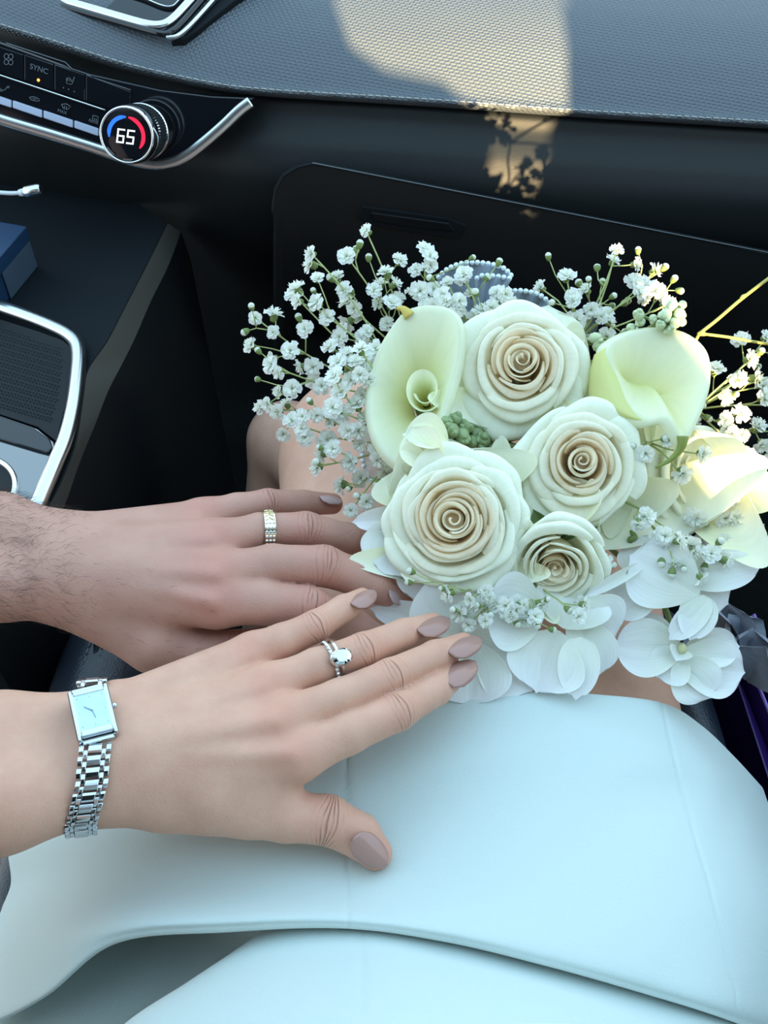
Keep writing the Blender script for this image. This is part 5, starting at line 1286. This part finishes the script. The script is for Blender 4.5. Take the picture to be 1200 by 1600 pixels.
# the woody twig with long yellow stem at far right
tw = thing('twig', PD(1095, 522, .56), 'long yellow twig sticking out at the right edge', 'twig')
M['twig'] = mat('yellow twig', (.42, .36, .08), .5)
tube('stem', cat_rom([PD(1093, 521, .555), PD(1120, 500, .556), PD(1160, 466, .558), PD(1210, 428, .56), PD(1270, 380, .565)], 24), .00095, M['twig'], tw)
tube('side_stem', cat_rom([PD(1093, 521, .555), PD(1140, 527, .553), PD(1190, 536, .552), PD(1260, 545, .553)], 20), .0008, M['twig'], tw)
tube('side_stem', cat_rom([PD(1093, 521, .555), PD(1080, 545, .560), PD(1040, 620, .575), BIND], 20), .0009, M['twig'], tw)
tube('node', [PD(1090, 522, .5545), PD(1097, 520, .5545), PD(1103, 523, .5545)], [.0008, .0018, .0008], M['twig'], tw)
tube('node', [PD(1157, 467, .557), PD(1161, 464, .557), PD(1166, 460, .557)], [.0008, .0014, .0006], M['twig'], tw)

# ---------------------------------------------------------------- tulle ribbon with pearl edge
M['tulle'] = mat('blue white tulle', (.62, .74, .90), .6, bump=('weave', 900, .6, .0004))
_n, _l = nodes_of(M['tulle']); _b = _n['Principled BSDF']; _tr = _n.new('ShaderNodeBsdfTransparent'); _mx = _n.new('ShaderNodeMixShader'); _mx.inputs[0].default_value = .45
_l.new(_tr.outputs[0], _mx.inputs[1]); _l.new(_b.outputs[0], _mx.inputs[2]); _l.new(_mx.outputs[0], _n['Material Output'].inputs['Surface'])
M['pearl'] = mat('pearl', (.72, .82, .88), .22, coat=.4)
rib = thing('tulle_ribbon', PD(745, 500, .59), 'sheer tulle ribbon with pearl edging showing above the top rose', 'ribbon')
def tulle(edge, foot, n=30):
    E_ = cat_rom([PD(*p) for p in edge], n); F_ = cat_rom([PD(*p) for p in foot], n); P = np.zeros((n, 10, 3))
    for j in range(10):
        v = j / 9.; P[:, j] = E_ * (1 - v) + F_ * v + (unit(CAMP - E_[n // 2]) * .004 * np.sin(np.linspace(0, 22, n))[:, None]) * math.sin(math.pi * (.25 + v * .7)) * .6
    lo = sheet_mesh('tulle_loop', P, M['tulle'], rib)
    L = np.linalg.norm(np.diff(E_, axis=0), axis=1); s = np.concatenate([[0], np.cumsum(L)]); k = int(s[-1] / .0030)
    mb = MB()
    for q in range(k):
        p = np.array([np.interp((q + .5) * s[-1] / k, s, E_[:, i]) for i in range(3)]); v_, f_ = revolve([(-.0015, .0001), (-.0010, .0011), (0, .0016), (.0010, .0011), (.0015, .0001)], p, unit(CAMP - p), 8); mb.add(v_, f_)
    o = mb.build('pearl_edging', M['pearl'], lo); o['kind'] = 'stuff'
tulle([(682, 436, .588), (700, 420, .586), (725, 411, .584), (755, 411, .582), (785, 418, .580), (801, 433, .578)], [(715, 505, .592), (722, 506, .591), (732, 506, .590), (742, 506, .590), (752, 506, .590), (762, 506, .590)])
tulle([(742, 437, .582), (752, 431, .580), (768, 431, .578), (785, 433, .577), (800, 436, .576)], [(742, 505, .590), (746, 505, .590), (750, 505, .590), (754, 505, .590), (758, 505, .590)])
tulle([(785, 462, .583), (800, 455, .581), (822, 455, .579), (845, 462, .577), (862, 476, .576)], [(790, 530, .592), (798, 530, .592), (806, 530, .592), (814, 530, .592), (822, 530, .592)])
tulle([(905, 490, .582), (915, 480, .580), (930, 480, .579), (940, 492, .578)], [(905, 540, .592), (910, 540, .592), (918, 540, .592), (925, 540, .592)])
tulle([(985, 650, .560), (1000, 645, .558), (1012, 655, .556), (1015, 672, .555)], [(970, 690, .57), (975, 692, .57), (980, 694, .57), (985, 696, .57)])
tulle([(575, 640, .585), (566, 690, .583), (572, 740, .580), (600, 760, .578)], [(640, 650, .59), (640, 680, .59), (645, 710, .59), (650, 730, .588)])
# ================================================================ RINGS
M['gold'] = mat('pale gold', (.86, .74, .50), .16, metal=1.)
M['plat'] = mat('white gold', (.82, .84, .86), .12, metal=1.)
M['diamond'] = mat('diamond', (.95, .97, 1.), .02, trans=1.0); M['diamond'].node_tree.nodes['Principled BSDF'].inputs['IOR'].default_value = 2.1
M['oval_gem'] = mat('brilliant cut', (.66, .70, .73), .03, metal=1.)
M['pave'] = mat('diamond chips', (.88, .91, .93), .08, metal=.7)
def band(name, c, ax, R, w, th, m, parent, n=56, sq=1.0, up=None):
    prof = [(-w / 2, 0), (-w / 2 + .0002, th), (w / 2 - .0002, th), (w / 2, 0), (w / 2, -.0003), (-w / 2, -.0003)]
    x = unit(np.cross(ax, up)); y = np.cross(x, ax); v = []; k = len(prof)
    for i in range(n):
        a = 2 * math.pi * i / n; d = x * math.cos(a) + y * math.sin(a)
        for h, t in prof: v.append(c + ax * h + d * (R + t))
    f = [(i * k + j, i * k + (j + 1) % k, ((i + 1) % n) * k + (j + 1) % k, ((i + 1) % n) * k + j) for i in range(n) for j in range(k)]
    return mesh(name, v, f, m, parent, False), x, y
def gem(p, nrm, r, h, n=8):
    """faceted stone: table, crown, girdle, culet"""
    x = unit(np.cross(nrm, V3(1, .3, 0))); y = np.cross(nrm, x); v = []
    for (rr, z, o) in ((.55, h * .55, .5), (1, h * .12, 0), (1, 0, 0)):
        for i in range(n): a = 2 * math.pi * (i + o) / n; v.append(p + (x * math.cos(a) + y * math.sin(a)) * r * rr + nrm * z)
    v.append(p - nrm * h * .5); f = [tuple(range(n))] + [(i, n + i, n + (i + 1) % n, (i + 1) % n) for i in range(n)] + [(n + i, 2 * n + i, 2 * n + (i + 1) % n, n + (i + 1) % n) for i in range(n)] + [(2 * n + i, 3 * n, 2 * n + (i + 1) % n) for i in range(n)]
    return v, f
# groom's band
a0, a1 = gf['ring'][1][0], gf['ring'][2][0]; r0_, r1_ = gf['ring'][1][1], gf['ring'][2][1]
def on_axis(a, b, px):
    ts = np.linspace(-.3, 1.3, 321); k = np.argmin([abs(proj(a + (b - a) * t)[0] - px) for t in ts]); return a + (b - a) * ts[k], ts[k]
c_, tt = on_axis(a0, a1, 419); ax_ = unit(a1 - a0); RG = r0_ + (r1_ - r0_) * tt + .00025
gr = thing('wedding_band', c_, 'wide pale gold band with rows of diamonds on the hairy hand', 'ring')
up_ = unit(CAMP - c_); bd, x_, y_ = band('band', c_, ax_, RG, .0060, .0013, M['gold'], gr, up=up_)
mb = MB()
y_img = unit(UPV - ax_ * np.dot(UPV, ax_)); z_img = np.cross(ax_, y_img); z_img = z_img if np.dot(z_img, up_) > 0 else -z_img
for row in (-1, 0, 1):
    for k in range(11):
        a = math.radians(98 - 62 - k * 13.5) if False else math.radians(62 - k * 13.5)
        d = z_img * math.cos(a) + y_img * math.sin(a)
        if a > .35 + (row == -1) * .25 and row != 1: pass
        if math.degrees(a) > 22: continue
        v_, f_ = gem(c_ + ax_ * row * .0018 + d * (RG + .0012), d, .00085, .0010); mb.add(v_, f_)
o = mb.build('diamond_chips', M['pave'], gr, False); o['kind'] = 'stuff'
mb = MB()
for k in range(4):
    a = math.radians(34 + k * 14); d = z_img * math.cos(a) + y_img * math.sin(a); s_ = np.cross(d, ax_)
    for q in (-1, 1): mb.tube([c_ + ax_ * .0024 * q * .9 + d * (RG + .0013) - s_ * .0008, c_ + ax_ * .0006 * q + d * (RG + .00145), c_ - ax_ * .002 * q * .2 + d * (RG + .0013) + s_ * .0008], .0003, 5)
mb.build('engraved_leaf', M['gold'], gr)
# bride's rings
a0, a1 = wf['ring'][1][0], wf['ring'][2][0]; r0_, r1_ = wf['ring'][1][1], wf['ring'][2][1]; ax_ = unit(a1 - a0); up_ = unit(CAMP - a0)
c_, tt = on_axis(a0, a1, 516); RG = r0_ + (r1_ - r0_) * tt + .0003
y_img = unit(UPV - ax_ * np.dot(UPV, ax_)); z_img = np.cross(ax_, y_img); z_img = z_img if np.dot(z_img, up_) > 0 else -z_img
wb = thing('wedding_band', c_, 'slim white gold band of tiny diamonds behind the oval solitaire', 'ring'); band('band', c_, ax_, RG, .0018, .0009, M['plat'], wb, up=up_)
mb = MB()
for k in range(17):
    a = math.radians(-100 + k * 12.5); d = z_img * math.cos(a) + y_img * math.sin(a); v_, f_ = gem(c_ + d * (RG + .0009), d, .00085, .0010); mb.add(v_, f_)
o = mb.build('diamond_chips', M['pave'], wb, False); o['kind'] = 'stuff'
c2, tt = on_axis(a0, a1, 525.5); RG2 = r0_ + (r1_ - r0_) * tt + .0003
er = thing('engagement_ring', c2, 'solitaire ring with a large oval diamond on a mauve nailed hand', 'ring'); band('band', c2, ax_, RG2, .0016, .0009, M['plat'], er, up=up_)
dq = unit(z_img * .97 + y_img * .26); gp = c2 + dq * (RG2 + .0028); lt = np.cross(dq, ax_)
def oval(p, nrm, ra, rb, h, ex, ey, n=16):
    v = []
    for (rr, z, o) in ((.5, h * .5, .5), (.82, h * .36, 0), (1, h * .10, .5), (1, 0, .5), (.55, -h * .35, 0)):
        for i in range(n): a = 2 * math.pi * (i + o) / n; v.append(p + ex * math.cos(a) * ra * rr + ey * math.sin(a) * rb * rr + nrm * z)
    v.append(p - nrm * h * .62); f = [tuple(range(n))]
    for r in range(4): f += [(r * n + i, (r + 1) * n + i, (r + 1) * n + (i + 1) % n, r * n + (i + 1) % n) for i in range(n)]
    f += [(4 * n + i, 5 * n, 4 * n + (i + 1) % n) for i in range(n)]; return v, f
ex = unit(ax_ * .72 + lt * -.69); ex = ex; ey = np.cross(dq, ex)
if abs(np.dot(ey, UPV)) < .3: pass
v_, f_ = oval(gp, dq, .0053, .0041, .0052, ax_, lt); mesh('oval_diamond', v_, f_, M['oval_gem'], er, False)
for k in range(4):
    a = math.radians(45 + 90 * k); q = gp + ax_ * math.cos(a) * .0050 + lt * math.sin(a) * .0040
    tube('prong', [c2 + dq * (RG2 + .0003) + (q - gp) * .4, q - dq * .0004, q + dq * .0012 - (q - gp) * .12], [.0005, .0005, .00055], M['plat'], er, 6)
mb = MB()
for k in range(12):
    a = 2 * math.pi * k / 12; v_, f_ = gem(c2 + dq * (RG2 + .0016) + ax_ * math.cos(a) * .0040 + lt * math.sin(a) * .0032, unit(dq + .5 * (ax_ * math.cos(a) + lt * math.sin(a))), .0007, .0008); mb.add(v_, f_)
o = mb.build('hidden_halo', M['pave'], er, False); o['kind'] = 'stuff'

# ================================================================ WRIST WATCH
M['steel'] = mat('polished steel', (.62, .65, .68), .10, metal=1.)
M['steel2'] = mat('brushed steel', (.62, .65, .68), .28, metal=1.)
M['dial'] = mat('pearl blue dial', (.42, .66, .80), .18, var=(180, (.62, .80, .86)), coat=.8)
M['ink'] = mat('dial print', (.30, .42, .50), .5)
wa = thing('wrist_watch', W(140, 1185, .79), 'small rectangular silver watch with pale blue dial and steel link bracelet', 'watch')
wax = unit(W(180, 1186, .788) - W(60, 1198, .792))                 # along the forearm
wn_ = unit(V3(0, .10, 1) - wax * np.dot(V3(0, .10, 1), wax)); wl_ = np.cross(wax, wn_)
if wl_[1] > 0: wl_ = -wl_                                         # toward the viewer's lap
# section of the arm at a station, measured from the finished skin: distance from the axis in each direction
PW = arm_part[0]
def section(px, n=72):
    c = W(px, np.interp(px, [0, 165], [1207, 1182]), .7895); s = (PW - c) @ wax; m_ = np.abs(s) < .0035; q = PW[m_] - c
    a = np.arctan2(q @ wl_, q @ wn_); r = np.hypot(q @ wl_, q @ wn_); A = np.linspace(-math.pi, math.pi, n, endpoint=False); out = []
    for t in A:
        dd = np.abs((a - t + math.pi) % (2 * math.pi) - math.pi); out.append(r[dd < .12].max() if (dd < .12).any() else .02)
    out = np.array(out); out = (np.roll(out, 1) + out * 2 + np.roll(out, -1)) / 4
    return c, A, out
cW, AW, RW = section(152)
def rad_at(a): return np.interp((a + math.pi) % (2 * math.pi) - math.pi, np.append(AW, math.pi), np.append(RW, RW[0]))
def slide(a):                                   # the bracelet hangs a little toward the elbow on the lap side
    return -.0085 * float(np.interp(a, [-1.2, -.5, .3, 1.0, 1.6, 2.6, 3.6, 4.6, 5.1], [.12, .05, -.18, .10, .75, 1.0, .8, .4, .12]))
def skin_pt(a, off): r = rad_at(a) + off; return cW + wn_ * (r * math.cos(a)) + wl_ * (r * math.sin(a)) + wax * slide(a)
def skin_fr(a):
    t = unit(skin_pt(a + .05, 0) - skin_pt(a - .05, 0)); n = unit(np.cross(t, wax)); p = skin_pt(a, 0)
    if np.dot(n, p - cW) < 0: n = -n
    return p, n, t
# angle whose point projects to a given image row
AA = np.linspace(-1.5, 2.2, 400); rowsA = np.array([proj(skin_pt(a, .003))[1] for a in AA])
def ang_row(py):
    k0 = int(np.argmin(rowsA)); k1 = int(np.argmax(rowsA)); return float(np.interp(py, rowsA[k0:k1 + 1], AA[k0:k1 + 1]))
ac = ang_row(1112); p, n, t = skin_fr(ac)
n = unit(n + unit(CAMP - p) * .35); t = unit(t - n * np.dot(t, n)); t = unit(t + wax * .09 * (1 if np.dot(t, UPV) < 0 else -1)); lx = np.cross(t, n); lx = lx if lx[0] > 0 else -lx
def wpt(u, v, h): return p + lx * (u * mm) + t * (v * mm) + n * (h * mm)
def slab(name, u0, u1, v0, v1, h0, h1, m, parent, bev=.0004, bow=0.):
    v = [wpt(u, vv, h - bow * abs(vv) ** 2 * .01) for u in (u0, u1) for vv in (v0, v1) for h in (h0, h1)]
    f = [(0, 1, 3, 2), (4, 6, 7, 5), (0, 4, 5, 1), (2, 3, 7, 6), (0, 2, 6, 4), (1, 5, 7, 3)]
    o = mesh(name, v, f, m, parent, False)
    if np.dot(np.cross(lx, t), n) < 0: o.data.flip_normals()
    return bevel(o, bev, 3)
case = slab('case', -8.0, 8.0, -10.5, 10.5, .3, 5.6, M['steel'], wa, .0012)
slab('bezel', -8.5, -6.2, -12.0, 12.3, .8, 6.6, M['steel'], case, .0012, .6); slab('bezel', 6.2, 8.5, -12.0, 12.3, .8, 6.6, M['steel'], case, .0012, .6)
slab('bezel', -6.4, 6.4, -10.6, -8.4, 2, 6.2, M['steel'], case, .0006); slab('bezel', -6.4, 6.4, 8.0, 10.8, 2, 6.2, M['steel2'], case, .0006)
dial = slab('dial', -6.3, 6.3, -8.5, 8.1, 5.0, 5.8, M['dial'], wa, .0001)
for nm, u0, v0, u1, v1, w in [('hour_hand', 0, 0, -3.0, -2.6, .35), ('minute_hand', 0, 0, .6, 3.6, .25), ('minute_hand', 0, 0, -4.2, -4.4, .2)][:2]:
    tube(nm, [wpt(u0, v0, 6.0), wpt(u1, v1, 6.0)], [w * mm, w * .5 * mm], M['ink'], dial, 6)
for (u, v) in [(0, -7.2), (0, 6.8), (-5.3, 0), (5.3, 0), (-5.3, -7), (5.3, -7), (-5.3, 6.6), (5.3, 6.6)]:
    tube('hour_marker', [wpt(u * .94, v * .94, 5.85), wpt(u, v, 5.85)], .14 * mm, M['ink'], dial, 5)
v_, f_ = tube_geo([wpt(8.4, -1.2, 3.4), wpt(9.8, -1.2, 3.4), wpt(10.2, -1.2, 3.4)], [1.3 * mm, 1.3 * mm, .7 * mm], 12); mesh('crown', v_, f_, M['steel'], wa)
slab('end_link', -6.6, 6.6, 11.0, 13.2, -.5, 3.6, M['steel'], wa, .0006)
slab('end_link', -6.6, 6.6, -13.2, -11.0, -.5, 3.6, M['steel'], wa, .0006)
# bracelet: rows of links round the wrist (built one row, laid round the measured section)
a_start = ac + 15.0 * mm / rad_at(ac + .3); arc_len = 0; a = a_start; k = 0
def link_piece(name, a, u0, u1, ln, h, m, bow=.35):
    P_, N_, T_ = skin_fr(a); L_ = wax
    v = []; q = 5
    for u in (u0, u1):
        for j in range(q):
            s = -1 + 2 * j / (q - 1.); v.append(P_ + L_ * u * mm + T_ * s * ln / 2 * mm + N_ * (h * (1 - bow * s * s)) * mm)
    for u in (u0, u1):
        for j in range(q):
            s = -1 + 2 * j / (q - 1.); v.append(P_ + L_ * u * mm + T_ * s * ln / 2 * mm + N_ * .25 * mm)
    f = []
    for j in range(q - 1): f += [(j, j + 1, q + j + 1, q + j), (2 * q + j, 3 * q + j, 3 * q + j + 1, 2 * q + j + 1), (j, 2 * q + j, 2 * q + j + 1, j + 1), (q + j, q + j + 1, 3 * q + j + 1, 3 * q + j)]
    f += [(0, q, 3 * q, 2 * q), (q - 1, 3 * q - 1, 4 * q - 1, 2 * q - 1)]
    o = mesh(name, v, f, m, wa, False)
    return bevel(o, .0003, 2)
a = a_start; end = ac - 15.0 * mm / rad_at(ac - .3) + 2 * math.pi
while a < end - .05:
    r = rad_at(a); st = 4.6 * mm / np.linalg.norm((skin_pt(a + .02, 0) - skin_pt(a - .02, 0)) / .04)
    link_piece('link', a, -2.75, 2.75, 4.1, 2.2, M['steel2'] if k % 2 else M['steel'])
    link_piece('link', a, -6.5, -4.45, 4.0, 2.0, M['steel']); link_piece('link', a, 4.45, 6.5, 4.0, 2.0, M['steel'])
    link_piece('connector', a + st / 2, -4.5, -2.7, 4.2, 1.8, M['steel']); link_piece('connector', a + st / 2, 2.7, 4.5, 4.2, 1.8, M['steel'])
    a += st; k += 1

# ================================================================ PURPLE BAG BESIDE THE SEAT
bag = thing('gift_bag', V3(.30, .30, .23), 'dark purple gift bag with white tissue wedged between seat and door', 'bag')
M['purple'] = mat('purple paper', (.030, .010, .11), .35, spec=.5); M['purple_edge'] = mat('purple paper edge', (.20, .14, .46), .35); M['tissue'] = mat('white tissue', (.26, .28, .34), .8, bump=('noise', 120, .5, .002))
bz_ = .665
def bagface(pts, nm, m): return mesh(nm, pts, [tuple(range(len(pts)))], m, bag, False)
tl_, tr_ = PZ(1135, 985, .672), PZ(1160, 985, .672); bl_, br_ = PZ(1185, 1300, .655), PZ(1265, 1300, .655)
def panel(name, a, b, c, d, th, m):
    n_ = unit(np.cross(b - a, d - a)); v = [a, b, c, d] + [x - n_ * th for x in (a, b, c, d)]
    return mesh(name, v, [(0, 1, 2, 3), (7, 6, 5, 4), (0, 4, 5, 1), (1, 5, 6, 2), (2, 6, 7, 3), (3, 7, 4, 0)], m, bag, False)
dn = V3(0, 0, -.42)
pA, pB = PZ(1146, 975, .668), PZ(1290, 1330, .640); pC, pD = PZ(1178, 960, .668), PZ(1328, 1330, .640)
panel('side', pA, pB, pB + dn, pA + dn, .001, M['purple']); panel('side', pC, pD, pD + dn, pC + dn, .001, M['purple']); panel('end', pA, pC, pC + dn, pA + dn, .001, M['purple'])
for q0, q1 in ((pA, pB), (pC, pD)): tube('rim', [q0, q0 * .5 + q1 * .5, q1], .0012, M['purple_edge'], bag, 6)
panel('flap', PZ(1146, 1040, .655), PZ(1240, 1330, .63), pB + V3(0, 0, -.02), pA + V3(0, 0, -.02), .001, M['purple'])
rg = np.random.RandomState(8)
for k in range(5):
    b0 = PZ(1130 + k * 9, 1015 + k * 12, .655); tpx = [(1105, 955), (1130, 945), (1150, 965), (1178, 990), (1190, 1018)][k]
    free_petal('tissue_sheet', b0, PZ(*tpx, .690), .035, CAMP - b0 + .5 * rg.randn(3) * .3, .4, .2, M['tissue'], bag, 11, 11, .72, .09, seed=k)
# ================================================================ ADDED SUN BLOCKER (unseen, shapes the shaft of low sun)
def pad_y(px, py):
    ys = np.interp(px, [p[0] for p in SEAM], [p[1] for p in SEAM]); yy = np.interp(px, [p[0] for p in SEAM], SY); d = ys - py
    return PY(px, py, yy + (np.interp(d, [-400, -290, -215, -150, -95, -45, -16, 0, 10, 45, 100, 165, 230, 300], [.12, .02, -.012, -.020, -.012, .004, .012, 0, .006, .020, .045, .085, .145, .25])))
SUN_LEFT = [pad_y(*q) for q in [(505, -90), (520, 0), (545, 70), (600, 108), (690, 127), (738, 165), (760, 215), (768, 245), (755, 285), (738, 305), (745, 324)]]
SUN_RIGHT = [pad_y(*q) for q in [(872, -90), (880, 0), (892, 90), (895, 160), (866, 200), (864, 240), (850, 270), (838, 300), (828, 324)]]
Lb, Rb, y0_ = back_shade()
def shade_panel(name, poly, th=.02):
    n = len(poly); v = [(x, y0_, z) for x, z in poly] + [(x, y0_ - th, z) for x, z in poly]
    f = [tuple(range(n)), tuple(range(n, 2 * n))[::-1]] + [(i, n + i, n + (i + 1) % n, (i + 1) % n) for i in range(n)]
    return tag(mesh(name, v, f, M['panel2'], None, False), None, None, kind='structure')
zt, zb_ = 1.54, .23
topz = max(Lb[0][1], Rb[0][1])
shade_panel('sun_blocker', [(-1.0, zb_), (-1.0, zt), (Lb[0][0], zt)] + Lb + [(Lb[-1][0], zb_)])
shade_panel('sun_blocker', [(.62, zb_), (.62, zt), (Lb[0][0] , zt), (Lb[0][0], topz + .004), (Rb[0][0], topz + .004)] + Rb + [(Rb[-1][0], zb_)])
shade_panel('sun_blocker', [(Lb[-1][0] - .01, zb_), (Lb[-1][0] - .01, min(Lb[-1][1], Rb[-1][1])), (Rb[-1][0] + .01, min(Lb[-1][1], Rb[-1][1])), (Rb[-1][0] + .01, zb_)])
